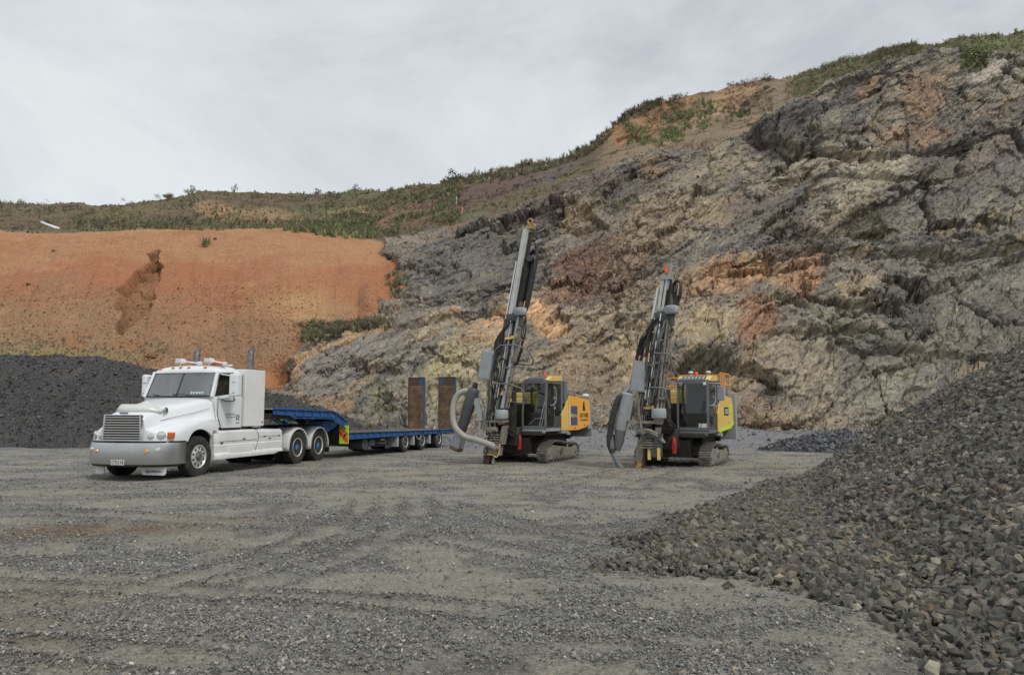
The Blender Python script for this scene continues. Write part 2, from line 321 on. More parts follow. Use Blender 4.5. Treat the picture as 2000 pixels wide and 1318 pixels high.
HILLPATCH = [ (1270, 235, 60, 26, -35, (.35, .195, .11), .9), (1330, 205, 45, 14, -10, (.38, .20, .11), .9), (1210, 265, 26, 30, -60, (.38, .22, .12), .9), (1430, 195, 80, 26, -25, (.40, .27, .16), 1), (1360, 240, 110, 20, -25, (.38, .27, .17), .9),
 (1500, 230, 70, 18, -25, (.36, .25, .15), .9), (1440, 168, 50, 8, -8, (.46, .25, .14), 1), (430, 412, 55, 22, 10, (.40, .24, .13), .9), (520, 425, 90, 22, 5, (.33, .215, .13), .8), (700, 415, 70, 8, -8, (.33, .24, .11), .7),
 (800, 420, 110, 22, -12, (.22, .14, .09), .8), (960, 370, 140, 22, -15, (.165, .11, .095), .9), (900, 395, 90, 14, -12, (.16, .115, .09), .9), (250, 415, 120, 12, 0, (.17, .14, .07), .7), (1080, 340, 80, 12, -25, (.14, .12, .12), .8), (1990, 80, 120, 14, -6, (.16, .2, .07), .5)]
LEDGES = [([(1470, 268), (1560, 288), (1700, 298), (1860, 268), (2100, 215)], 1.1, 6), ([(1330, 548), (1400, 522), (1470, 503), (1560, 496), (1700, 492), (2100, 484)], 1.0, 6), ([(1235, 790), (1290, 720), (1340, 688), (1400, 676), (1440, 698), (1520, 742)], 1.5, 7),
 ([(1600, 640), (1650, 612), (1690, 600), (1765, 616)], 1.0, 4), ([(1530, 664), (1640, 642), (1730, 655)], .8, 4), ([(1470, 486), (1560, 466), (1660, 430), (1760, 380)], 1.0, 6), ([(1080, 440), (1120, 412), (1150, 410), (1190, 442)], 1.2, 6), ([(860, 590), (930, 566), (1010, 560)], .8, 5),
 ([(770, 640), (860, 618), (930, 598), (1010, 600)], .9, 5), ([(1560, 640), (1660, 680), (1800, 690)], .6, 4), ([(620, 720), (760, 700), (860, 640)], .7, 5), ([(560, 800), (680, 740), (800, 730)], .7, 5), ([(820, 520), (900, 470), (960, 440)], .9, 6), ([(1190, 480), (1260, 430), (1380, 400), (1450, 350)], .8, 6),
 ([(1500, 360), (1620, 330), (1760, 350), (1900, 330)], .7, 5), ([(1780, 580), (1880, 540), (2080, 470)], .9, 5), ([(1700, 720), (1850, 690), (2000, 700)], .6, 4), ([(1040, 700), (1140, 640), (1230, 620)], .8, 5), ([(1440, 600), (1520, 580), (1590, 600)], .7, 5), ([(1500, 225), (1600, 180), (1690, 140)], .9, 5), ([(1560, 262), (1660, 200), (1760, 150)], .7, 4)]
TER = {}
def make_terrain():
    ks = sorted(CT); kx = np.array(ks, float)
    px = np.concatenate([np.linspace(-900, -120, 60, endpoint=False), np.arange(-120, 2120, 1.9), np.linspace(2120, 2900, 60)])
    ctl = np.zeros((7, 2, len(ks)))
    for j, k in enumerate(ks):
        f = CT[k]; ctl[0, :, j] = (None or 0, f[0])
        for r in range(5): ctl[r + 1, :, j] = f[r + 1]
    pts = np.zeros((7, 3, len(px)))
    # smooth the control polylines a little so columns do not kink
    def interp(v):
        q = np.interp(px, kx, v); k = np.hanning(25); k /= k.sum()
        qq = np.pad(q, 12, mode='edge'); return np.convolve(qq, k, 'valid')
    for r in range(1, 6):
        py = interp(ctl[r, 0]); Y = interp(ctl[r, 1]); P = pix(px, py, Y); pts[r] = P
    Y0 = interp(ctl[0, 1]); pts[0] = np.array([(px - 1000) / FPX / math.cos(TH) * Y0 * 1.0, Y0, -0.6 + 0 * Y0])
    pts[0][0] = pts[1][0] * (Y0 / pts[1][1])
    pts[6] = pts[5] + np.array([0 * px, 30 + 0 * px, -5 + 0 * px]); pts[6][0] = pts[5][0] * 1.2
    nseg = [150, 16, 170, 16, 75, 8]
    rows = []; seg = []
    for s, n in enumerate(nseg):
        t = np.linspace(0, 1, n, endpoint=(s == len(nseg) - 1))
        for tt in t: rows.append(pts[s] * (1 - tt) + pts[s + 1] * tt); seg.append(s + tt)
    P = np.array(rows).transpose(0, 2, 1)               # rows, cols, 3
    seg = np.array(seg)[:, None] + 0 * px[None, :]
    PX = px[None, :] + 0 * seg
    # round the profile: box blur along the rows, twice
    for _ in range(3):
        Q = P.copy(); Q[1:-1] = (P[:-2] + P[1:-1] * 2 + P[2:]) / 4; P = Q
    du = np.gradient(P, axis=1); dv = np.gradient(P, axis=0)
    nrm = np.cross(du, dv); nrm /= np.linalg.norm(nrm, axis=2, keepdims=True) + 1e-9
    x, y, z = P[..., 0], P[..., 1], P[..., 2]
    # pixel position of the smooth surface, used once to carry the photographed beds on to the rock
    ct, st = math.cos(TH), math.sin(TH)
    dep = y * ct + (z - CAMH) * st
    U = 1000 + FPX * x / dep; Vp = 659 - FPX * (-y * st + (z - CAMH) * ct) / dep
    wob = fbm(x * .12, y * .12, z * .12, 5, 15, gain=.6); wob2 = fbm(x * .5, y * .5, z * .5, 4, 19)
    # ---- region masks
    edge = 752 + 60 * wob * .35 + 14 * wob2
    lo_edge = np.interp(Vp, [440, 465, 485, 505, 530, 560, 590, 612, 640], [715, 728, 742, 756, 766, 778, 772, 752, 740])
    e1 = lo_edge + 44 * wob2 + 50 * wob
    # spur outline: rock below/right of it
    spur = np.interp(U + 10 * wob2, [500, 530, 564, 605, 640, 700, 765, 790, 830], [790, 752, 706, 664, 652, 642, 628, 560, 200])
    rock_lo = sstep(-6, 8, Vp - spur)
    rock_hi = sstep(-5, 7, U - e1)
    rock = np.where(seg < 1.5, rock_lo, rock_hi)
    rock = np.where(seg < 1.5, np.maximum(rock, 0), rock)
    hill = sstep(3.0, 3.25, seg)
    rock = rock * (1 - hill); orange = (1 - rock) * (1 - hill)
    # ---- displacement
    a = R(38); al = x * math.cos(a) + z * math.sin(a); pe = -x * math.sin(a) + z * math.cos(a)
    wx = fbm(x * .08, y * .08, z * .08, 3, 61); n1w = fbm(x * .25, y * .25, z * .25, 3, 65)
    al2 = al + 2 * wx; pe2 = pe + 3.0 * wx
    q1 = .30 * fbm(x * .5, y * .5, z * .5, 5, 63, gain=.6)
    F1, K1 = facets(al2 * .075 + q1, y * .12, pe2 * .13 + q1, 1, True); F2, K2 = facets(al2 * .19 + q1, y * .3, pe2 * .42 + q1, 2, True); F3 = 0 * x
    cm = sstep(-.15, .35, fbm(x * .16, y * .16, z * .16, 3, 67)); crk = (.30 * (1 - sstep(0, .04, K1)) + .26 * (1 - sstep(0, .06, K2)) * cm)
    big = fbm(x * .07, y * .07, z * .09, 3, 71)
    saw = (pe2 * .42 + 1.3 * fbm(x * .1, y * .1, z * .1, 3, 41)) % 1.0
    saw2 = (pe2 * 1.5 + 1.6 * fbm(x * .3, y * .3, z * .3, 3, 43)) % 1.0
    bl = .5 + .8 * fbm(x * .06, y * .06, z * .08, 2, 88)
    D = rock * (1.7 * big + 1.25 * F1 + .48 * F2 + (bl + .5 * sstep(1000, 800, U)) * (.22 * (1 - saw)) - crk + .14 * fbm(x * 1.6, y * 1.6, z * 1.6, 4, 45))
    led = 0 * x
    for pts, A, wd in LEDGES:
        lu = [p[0] for p in pts]; lv = [p[1] for p in pts]; dv = Vp - np.interp(U, lu, lv) + 5 * wob2 + 5 * n1w; on = sstep(lu[0] - 10, lu[0] + 14, U) * (1 - sstep(lu[-1] - 14, lu[-1] + 10, U))
        led = led + A * on * (.75 * np.exp(-np.where(dv < 0, dv / (wd * 3.4), dv / (wd * .5)) ** 2) - 1.0 * np.exp(-np.where(dv > wd * .9, (dv - wd * .9) / (wd * 1.6), (dv - wd * .9) / (wd * .5)) ** 2))
    D = D + .62 * led * rock
    # hollows and overhangs of the face
    cav = 0 * x
    for (cx, cy, rx, ry, dpt) in ((1390, 690, 50, 13, 1.7), (1340, 700, 26, 12, 1.0), (1440, 700, 24, 9, .9), (1135, 438, 30, 8, 1.3), (1090, 425, 22, 8, 1.0), (1560, 455, 60, 10, 1.2), (1620, 430, 26, 12, 1.0), (1700, 460, 46, 9, 1.1), (930, 585, 26, 14, 1.0),
                              (1690, 600, 44, 6, .9), (1540, 655, 40, 5, .8), (1640, 655, 50, 5, .8), (860, 500, 30, 5, .7), (1300, 480, 40, 6, .8), (1500, 520, 40, 5, .7), (1245, 760, 26, 6, .8), (1480, 272, 20, 8, 1.6), (745, 780, 16, 10, .9), (1830, 500, 30, 4, .7), (1760, 640, 30, 5, .6), (1010, 560, 30, 8, .6), (1220, 640, 30, 5, .6)):
        dx = (U - cx) / rx + .5 * wob2; dy = (Vp - cy) / ry + .35 * (U - cx) / rx + .9 * wob2
        cav = cav + dpt * np.exp(-(dx ** 2)) * np.exp(-np.where(dy > 0, dy * .55, dy * 2.2) ** 2)
    D = D - cav * rock
    D = D + rock * (1.6 * np.exp(-(((U - 1560) / 110) ** 2)) * sstep(300, 240, Vp) * sstep(190, 225, Vp) * (seg > 1.5))
    # orange embankment: soft lobes, crumbly surface, slump scarp and gully
    D = D - orange * .10 * sstep(.35, .8, fbm(x * .35 + .15 * z, 0 * y, z * .05, 4, 49, ridged=True)) * sstep(470, 520, Vp)
    D = D + orange * (.7 * big + .20 * fbm(x * .5, y * .5, z * .8, 5, 46, gain=.6) + .12 * fbm(x * 2.6, y * 2.6, z * 2.6, 3, 48, ridged=True) * sstep(500, 640, Vp))
    gx = np.interp(Vp, [488, 510, 530, 560, 590, 610, 635, 655], [304, 300, 288, 272, 258, 262, 246, 240]); gw = np.interp(Vp, [484, 492, 510, 520, 540, 560, 580, 600, 620, 640, 655], [3, 12, 9, 20, 26, 28, 30, 27, 20, 8, 2])
    gd = np.abs(U + 22 * wob2 - gx) / (gw * 1.15)
    gul = (1 - sstep(.72, 1.08, gd)) * sstep(482, 494, Vp) * (1 - sstep(645, 657, Vp))
    step = (Vp * .055 + .8 * wob2 + .012 * (U - gx)) % 1.0
    D = D - orange * gul * (1.25 + .55 * step + .3 * F3)
    # slumped mound at the right end and below the spur
    for (cx, cy, rx, ry, amp) in ((735, 590, 30, 32, 1.3), (545, 735, 30, 22, -.9), (600, 778, 24, 14, .6), (150, 560, 120, 40, .4)):
        dd = ((U - cx) / rx) ** 2 + ((Vp - cy) / ry) ** 2; D = D + amp * np.exp(-dd ** 2) * (1 + .4 * wob2)
    D = D + hill * (.9 * fbm(x * .12, y * .12, z * .2, 4, 81) + .35 * F2 + .2 * F3)
    edgefade = 1 - sstep(5.0, 5.3, seg)
    P2 = P + nrm * (D * (0.25 + .75 * edgefade))[..., None] * 1.0
    P2[0, :, 2] = np.minimum(P2[0, :, 2], -.6)
    # share the rows out evenly along the broken surface, so that steps and undersides are as finely meshed as the rest
    NR = 640; dl = np.linalg.norm(np.diff(P2, axis=0), axis=2); wgt = np.where(seg[:-1] < 5, 1.0, .12) * np.where((seg[:-1] > 3) & (seg[:-1] < 4), .35, 1.0)
    cum = np.vstack([np.zeros((1, dl.shape[1])), np.cumsum(dl * wgt + 1e-4, axis=0)]); ch = [P2[..., 0], P2[..., 1], P2[..., 2], U, Vp, seg, rock, orange, hill, gul, crk]
    cum = cum / cum[-1:]; kw = np.hanning(61); kw /= kw.sum()      # neighbouring columns must share their rows
    cum = np.stack([np.convolve(np.pad(r_, 30, mode='edge'), kw, 'valid') for r_ in cum])
    res = [np.empty((NR, cum.shape[1])) for _ in ch]; tt = np.linspace(0, 1, NR)
    for c_ in range(cum.shape[1]):
        q = tt * cum[-1, c_]
        for k_, a_ in enumerate(ch): res[k_][:, c_] = np.interp(q, cum[:, c_], a_[:, c_])
    x, y, z, U, Vp, seg, rock, orange, hill, gul, crk = res
    P = np.stack([x, y, z], -1)
    def normals(Q):
        a_ = np.gradient(Q, axis=1); b_ = np.gradient(Q, axis=0); n_ = np.cross(a_, b_); return n_ / (np.linalg.norm(n_, axis=2, keepdims=True) + 1e-9)
    Qs = P.copy()
    for _ in range(3): Qs[1:-1] = (Qs[:-2] + 2 * Qs[1:-1] + Qs[2:]) / 4; Qs[:, 1:-1] = (Qs[:, :-2] + 2 * Qs[:, 1:-1] + Qs[:, 2:]) / 4
    nn_ = normals(Qs)
    a = R(38); al = x * math.cos(a) + z * math.sin(a); pe = -x * math.sin(a) + z * math.cos(a); wx = fbm(x * .08, y * .08, z * .08, 3, 61); al2 = al + 2 * wx; pe2 = pe + 3 * wx
    wob = fbm(x * .12, y * .12, z * .12, 5, 15, gain=.6); wob2 = fbm(x * .5, y * .5, z * .5, 4, 19); cm = sstep(-.15, .35, fbm(x * .16, y * .16, z * .16, 3, 67)); q1 = .3 * wob2
    F2 = facets(al2 * .19, y * .3, pe2 * .42, 2); F3, K3 = facets(al2 * .45 + q1, y * .7, pe2 * 1.0 + q1, 3, True); F4, K4 = facets(al2 * 1.1 + q1, y * 1.6, pe2 * 2.5 + q1, 4, True)
    saw2 = (pe2 * 1.3 + 1.4 * fbm(x * .3, y * .3, z * .3, 3, 43)) % 1.0
    D2 = rock * ((.16 + .26 * cm) * F3 + .11 * F4 + .13 * (1 - saw2) * (.4 + .6 * (1 - cm)) - .10 * (1 - sstep(0, .08, K3)) - .04 * (1 - sstep(0, .12, K4)) + .08 * fbm(x * 1.8, y * 1.8, z * 1.8, 4, 45)) \
       + orange * (.05 * fbm(x * 2.4, y * 2.4, z * 2.4, 4, 48, ridged=True) * (.4 + sstep(500, 640, Vp)) - gul * .30 * F3) + hill * (.2 * F3 + .12 * fbm(x * .9, y * .9, z * .9, 3, 49))
    crk = crk + .25 * (1 - sstep(0, .10, K3)) * cm
    P2 = P + nn_ * (D2 * (.2 + .8 * (1 - sstep(5.0, 5.3, seg))))[..., None]
    P2[0, :, 2] = np.minimum(P2[0, :, 2], -.6)
    # ---- colours
    n1 = fbm(al * .22, y * .3, pe * .8, 5, 101); n2 = fbm(al * .9, y * 1.2, pe * 3.0, 4, 103); n3 = fbm(x * .15, y * .15, z * .15, 4, 105)
    mixc = lambda c, k, m: c + (np.asarray(k) - c) * np.clip(m, 0, 1)[..., None]
    base = np.array([.20, .185, .16]) + 0 * P
    base = mixc(base, (.11, .11, .115), sstep(.02, .35, n1)); base = mixc(base, (.32, .26, .18), sstep(.05, .40, -n1) * .8)
    for (cx, cy, rx, ry, tl, col, sg) in PATCH:
        t = R(tl); qx = U - cx + 34 * wob + 12 * wob2; qy = Vp - cy + 20 * wob + 14 * wob2 + 16 * n1
        uu = (qx * math.cos(t) + qy * math.sin(t)) / rx; vv = (-qx * math.sin(t) + qy * math.cos(t)) / ry
        m = 1 - sstep(.45, 1.15, np.sqrt(uu ** 2 + vv ** 2))
        base = mixc(base, (np.array(col) * .82 + .18 * np.mean(col)) * np.array([1.06, 1.0, .93]), m * min(1, sg * 1.1))
    base = mixc(base, (.085, .08, .085), sstep(.16, .42, n2 + .4 * n1) * .8)       # dark argillite veins along the bedding
    base = mixc(base, (.46, .39, .28), sstep(.22, .5, -n2 + .3 * n3) * .5)      # pale veins
    base = mixc(base, (.35, .20, .11), sstep(.20, .5, n3 - .1) * .4)
    base = mixc(base, (.24, .26, .12), sstep(.30, .6, fbm(x * .35, y * .3, z * .25, 4, 131)) * .4)
    base = base * (1.34 * (1 + .15 * F2 + .20 * F3 + .18 * F4 + .25 * n2))[..., None] * np.array([1.02, 1.0, .95]); base = base * np.array([1.03, 1.0, .955]) * .95 + .05 * base.mean(-1, keepdims=True)
    base = mixc(base, (.07, .06, .055), np.clip(crk, 0, .6) * .9)                  # shade of the cracks painted into the rock colour
    orr = mixc(ORANGE_T + 0 * P, ORANGE_R, sstep(-.25, .25, fbm(x * .10, y * .12, z * .16, 3, 111) + .02 * (Vp - 520) * (Vp < 590) * .5 + .1))
    orr = mixc(orr, ORANGE_T * 1.05, sstep(.1, -.3, np.sin((U - 300) * .004) + 0 * x) * .0)
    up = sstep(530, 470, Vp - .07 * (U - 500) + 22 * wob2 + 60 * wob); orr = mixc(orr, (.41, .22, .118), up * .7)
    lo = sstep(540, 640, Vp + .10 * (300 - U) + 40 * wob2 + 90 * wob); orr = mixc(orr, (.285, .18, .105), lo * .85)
    orr = mixc(orr, (.46, .30, .15), np.exp(-(((U - 590) / 70) ** 2 + ((Vp - 600) / 36) ** 2)) * .8)
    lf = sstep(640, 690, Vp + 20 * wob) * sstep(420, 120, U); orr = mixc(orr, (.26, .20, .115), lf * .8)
    orr = mixc(orr, (.48, .27, .15), sstep(.1, .5, fbm(x * .35, y * .3, z * .5, 4, 123)) * .45)
    orr = mixc(orr, (.33, .135, .06), sstep(.05, .45, fbm(x * .2, y * .2, z * .6, 5, 124, gain=.6)) * .55)
    orr = mixc(orr, (.20, .11, .06), sstep(.18, .5, fbm(x * 1.5, y * 1.5, z * 2.2, 4, 121)) * (.25 + .45 * sstep(540, 640, Vp)))
    orr = mixc(orr, (.27, .155, .082), gul * .7); orr = mixc(orr, (.24, .24, .09), sstep(678, 696, Vp + 8 * wob2) * sstep(300, 60, U) * .6)
    orr = mixc(orr, (.40, .17, .07), np.exp(-(((U - 545) / 40) ** 2 + ((Vp - 735) / 30) ** 2)) * .8)
    hl = np.array([.15, .12, .075]) + 0 * P
    hl = mixc(hl, (.15, .15, .08), sstep(.05, .4, fbm(x * .12, y * .12, z * .3, 4, 141))); hl = mixc(hl, (.13, .09, .075), sstep(.0, .35, fbm(x * .2, y * .2, z * .4, 4, 143)) * .8)
    hl = mixc(hl, (.27, .205, .14), sstep(1150, 1200, U) * sstep(1570, 1520, U) * .85)
    for (cx, cy, rx, ry, tl, col, sg) in HILLPATCH:
        t = R(tl); qx = U - cx + 24 * wob2; qy = Vp - cy + 12 * wob2; uu = (qx * math.cos(t) + qy * math.sin(t)) / rx; vv = (-qx * math.sin(t) + qy * math.cos(t)) / ry
        hl = mixc(hl, np.array(col), (1 - sstep(.5, 1.15, np.sqrt(uu ** 2 + vv ** 2))) * sg)
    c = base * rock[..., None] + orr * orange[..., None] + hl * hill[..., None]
    # scree and dirt lying on ledges (where the displaced surface is flat), of the colour of the scree above
    du = np.gradient(P2, axis=1); dv = np.gradient(P2, axis=0); n = np.cross(du, dv); n /= np.linalg.norm(n, axis=2, keepdims=True) + 1e-9
    flat = sstep(.62, .85, n[..., 2]) * rock
    c = mixc(c, (.13, .115, .105), flat * .55)
    TER.update(P=P2, U=U, V=Vp, seg=seg, rock=rock, n=n)
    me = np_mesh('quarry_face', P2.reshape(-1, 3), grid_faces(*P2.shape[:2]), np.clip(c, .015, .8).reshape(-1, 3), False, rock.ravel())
    o = link('hillside', me, [vcol_mat('quarry_rock', bumps=((1.3, .6, .2), (5, .7, .07), (18, .6, .025)), var=.42, vscale=3.4, stretch=(38, (.7, 1, 1.35)), rough=.93)])
    tag(o, kind='structure')
make_terrain()
#==PILES==
# ------------------------------------------------------------------ crushed-stone shapes
def hull_templates(n, npts, flat=(.55, .8), seed=1):
    rg = np.random.default_rng(seed); T = []
    while len(T) < n:
        p = rg.normal(size=(npts, 3)); p /= np.linalg.norm(p, axis=1, keepdims=True); p *= rg.uniform(.75, 1.1, (npts, 1))
        p *= np.array([1, rg.uniform(.65, .95), rg.uniform(*flat)])
        bm = bmesh.new(); vs = [bm.verts.new(q) for q in p]
        r = bmesh.ops.convex_hull(bm, input=vs)
        bmesh.ops.delete(bm, geom=[v for v in bm.verts if not v.link_faces], context='VERTS')
        bmesh.ops.triangulate(bm, faces=bm.faces); bmesh.ops.recalc_face_normals(bm, faces=bm.faces)
        bm.verts.index_update()
        T.append((np.array([v.co[:] for v in bm.verts]), np.array([[v.index for v in f.verts] for f in bm.faces]))); bm.free()
    return T
def rand_rot(n, rg):
    q = rg.normal(size=(n, 4)); q /= np.linalg.norm(q, axis=1, keepdims=True); w_, x, y, z = q.T
    return np.stack([np.stack([1 - 2 * (y * y + z * z), 2 * (x * y - z * w_), 2 * (x * z + y * w_)], -1), np.stack([2 * (x * y + z * w_), 1 - 2 * (x * x + z * z), 2 * (y * z - x * w_)], -1),
                     np.stack([2 * (x * z - y * w_), 2 * (y * z + x * w_), 1 - 2 * (x * x + y * y)], -1)], 1)
def scatter(T, pos, size, cols, rg, lay=None):
    """one mesh of many stones: templates T placed at pos with radii size and colours cols"""
    n = len(pos); which = rg.integers(0, len(T), n); Rm = rand_rot(n, rg) if lay is None else lay
    VV, FF, CC = [], [], []; off = 0
    for k, (tv, tf) in enumerate(T):
        m = np.where(which == k)[0]
        if not len(m): continue
        v = np.einsum('nij,kj->nki', Rm[m], tv) * size[m, None, None] + pos[m, None, :]
        VV.append(v.reshape(-1, 3)); FF.append((tf[None] + (np.arange(len(m)) * len(tv))[:, None, None] + off).reshape(-1, 3))
        CC.append(np.repeat(cols[m], len(tv), axis=0)); off += v.shape[0] * v.shape[1]
    return np.concatenate(VV), np.concatenate(FF), np.concatenate(CC)
def yaw_rot(n, rg, tilt=.5):
    a = rg.uniform(0, 2 * np.pi, n); b = rg.normal(0, tilt, n); c = rg.normal(0, tilt, n)
    ca, sa, cb, sb, cc, sc = np.cos(a), np.sin(a), np.cos(b), np.sin(b), np.cos(c), np.sin(c); o = 0 * a; i = o + 1
    Z = np.stack([np.stack([ca, -sa, o], -1), np.stack([sa, ca, o], -1), np.stack([o, o, i], -1)], 1)
    X = np.stack([np.stack([i, o, o], -1), np.stack([o, cb, -sb], -1), np.stack([o, sb, cb], -1)], 1)
    Y = np.stack([np.stack([cc, o, sc], -1), np.stack([o, i, o], -1), np.stack([-sc, o, cc], -1)], 1)
    return Z @ X @ Y
# ------------------------------------------------------------------ heaped stone in the right foreground
def toe_d(x, y, ax, ay, bx, by):
    L_ = math.hypot(bx - ax, by - ay); return ((x - ax) * (by - ay) - (y - ay) * (bx - ax)) / L_      # >0 to the right of a->b
def pile_z(x, y):
    wv = .35 * noise3(x * .5, y * .5, 0 * x, 7)
    d1 = toe_d(x, y, 2.95, 4, 6.6, 19) + wv
    d2 = toe_d(x, y, 5.6, 16.9, 11.5, 20.0) + wv
    a = .655 * d1; b = .75 * d2
    z = np.minimum(a, b); k = .35
    hh = np.clip(.5 + .5 * (b - a) / k, 0, 1); z = b * (1 - hh) + a * hh - k * hh * (1 - hh)
    z = np.minimum(z, 3.9 + .25 * noise3(x * .4, y * .4, 0 * x, 17))
    z = z + .10 * noise3(x * 1.3, y * 1.3, 0 * x, 27) * sstep(0, .4, z)
    return z
SK = np.array([(1.9, -2.0), (2.4, 1.0), (3.0, 3.0), (2.7, 4.9), (3.0, 6.0), (2.75, 6.8), (2.3, 7.5), (1.5, 7.8), (.75, 7.9), (.85, 8.3), (1.5, 8.9), (1.15, 9.6), (1.6, 10.2), (2.2, 10.6), (2.2, 11.6), (2.9, 12.4), (3.9, 14.0), (4.9, 15.6), (6.0, 17.8), (9, 16), (9, -2)])
def skirt_d(x, y):
    """signed distance into the apron of stones around the heap"""
    shp = x.shape; x = x.ravel(); y = y.ravel(); ins = np.zeros(len(x), bool); dm = np.full(len(x), 1e9)
    for i in range(len(SK)):
        ax, ay = SK[i]; bx, by = SK[(i + 1) % len(SK)]
        c = ((ay > y) != (by > y)) & (x < (bx - ax) * (y - ay) / (by - ay + 1e-12) + ax); ins ^= c
        t = np.clip(((x - ax) * (bx - ax) + (y - ay) * (by - ay)) / ((bx - ax) ** 2 + (by - ay) ** 2), 0, 1)
        dm = np.minimum(dm, np.hypot(x - ax - t * (bx - ax), y - ay - t * (by - ay)))
    return np.where(ins, dm, -dm).reshape(shp)
def heap_surface(x, y):
    g = gz(x, y); s = skirt_d(x, y) + .12 * noise3(x * 1.5, y * 1.5, 0 * x, 37)
    return np.maximum(g + np.clip(s, -.2, 1.2) * .11 , pile_z(x, y)), s
def stone_cols(n, rg, dark=1.0):
    pal = np.array([(.115, .113, .105), (.085, .085, .083), (.155, .148, .132), (.11, .098, .088), (.125, .108, .098), (.112, .113, .095), (.22, .21, .18), (.15, .125, .09)])
    p = rg.choice(len(pal), n, p=[.26, .2, .16, .12, .1, .08, .04, .04]); return pal[p] * rg.uniform(.6, 1.45, (n, 1)) * dark * np.array([1.03, 1.0, .92])
STONE_M = vcol_mat('crushed_rock', bumps=((30, .5, .01), (120, .4, .004)), var=.28, vscale=22, rough=.85)
def make_heap():
    rg = np.random.default_rng(5); T = hull_templates(34, 12, (.42, .8), 3)
    xs = np.linspace(.2, 26, 300); ys = np.linspace(-5, 22, 340); X, Y = np.meshgrid(xs, ys, indexing='ij')
    Z, s = heap_surface(X, Y); Z = np.where((s > 0) | (pile_z(X, Y) > gz(X, Y)), Z - .06, gz(X, Y) - .1)
    V = np.stack([X, Y, Z], -1).reshape(-1, 3); F = grid_faces(300, 340)
    # scatter, denser near the camera, thinning where nobody looks
    N_ = 660000
    x = rg.uniform(.2, 17, N_); y = rg.uniform(-1.5, 20.5, N_)
    z, s = heap_surface(x, y); inside = (pile_z(x, y) > gz(x, y) + .02)
    vis = x < .80 * y + 4.0 - .2 * np.clip(y, 0, 18)
    ok = ((s > 0) | inside | ((s > -.7) & (rg.random(N_) < .05 * (1 + s / .7) * 2))) & vis
    edge = np.clip(np.maximum(s * 1.6, np.where(inside, 1, 0)), .16, 1)
    dist = np.hypot(x, y); ok &= rg.random(N_) < edge * .62
    x, y, z, s, inside = x[ok], y[ok], z[ok], s[ok], inside[ok]
    n = len(x); size = rg.lognormal(math.log(.050), .34, n) * np.where(inside, 1.06, .92)
    size = np.clip(size, .022, .10)
    pos = np.stack([x, y, z + rg.uniform(-.02, .035, n) * np.where(inside, 1.2, .6) + size * .25], -1)
    v, f, c = scatter(T, pos, size, stone_cols(n, rg, 1.12), rg)
    Vc = np.concatenate([V, v]); Cc = np.concatenate([np.full((len(V), 3), .05), c])
    # core quads as triangles so that all faces have the same size
    F3 = np.concatenate([F[:, [0, 1, 2]], F[:, [0, 2, 3]]]); Fc = np.concatenate([F3, f + len(V)])
    me = np_mesh('stone_heap', Vc, Fc, Cc, False)
    tag(link('stone_heap', me, [STONE_M]), 'large sloping heap of dark crushed stone filling the right foreground', 'stone heap', kind='stuff')
    print('heap stones', n)
make_heap()
def make_loose():
    rg = np.random.default_rng(9); T = hull_templates(20, 8, (.35, .7), 13)
    # finest near the lens: uniform over the ground as it is seen, thinned by patchiness
    n0 = 470000
    v = rg.uniform(.030, .40, n0); Yd = CAMH / v; xx = rg.uniform(-.76, .76, n0) * Yd
    keep = (Yd > 4.0) & (Yd < 34); xx, Yd = xx[keep], Yd[keep]
    p = fbm(xx * .5, Yd * .75, 0 * xx, 6, 21, gain=.62) + .25 * fbm(xx * 1.7, Yd * 2.2, 0 * xx, 3, 33)
    ok = rg.random(len(xx)) < np.clip(.05 + 1.0 * sstep(-.08, .30, p) + .6 * ruts(xx, Yd)[1] - .8 * ruts(xx, Yd)[0], .03, 1)
    xx, Yd = xx[ok], Yd[ok]; n = len(xx)
    size = np.clip(rg.lognormal(math.log(.0088), .48, n), .004, .036) * (1 + .055 * np.clip(Yd - 4, 0, 22))
    size = np.minimum(size, .03)
    pos = np.stack([xx, Yd, gz(xx, Yd) + .014 + size * .2], -1)
    cols = stone_cols(n, rg, 1.85) * np.array([.97, 1, 1.09])
    v, f, c = scatter(T, pos, size, cols, rg, yaw_rot(n, rg, .45))
    me = np_mesh('loose_gravel', v, f, c, False)
    tag(link('loose_gravel', me, [STONE_M]), 'loose grey gravel chips scattered over the packed yard', 'gravel', kind='stuff')
    print('loose', n)
make_loose()

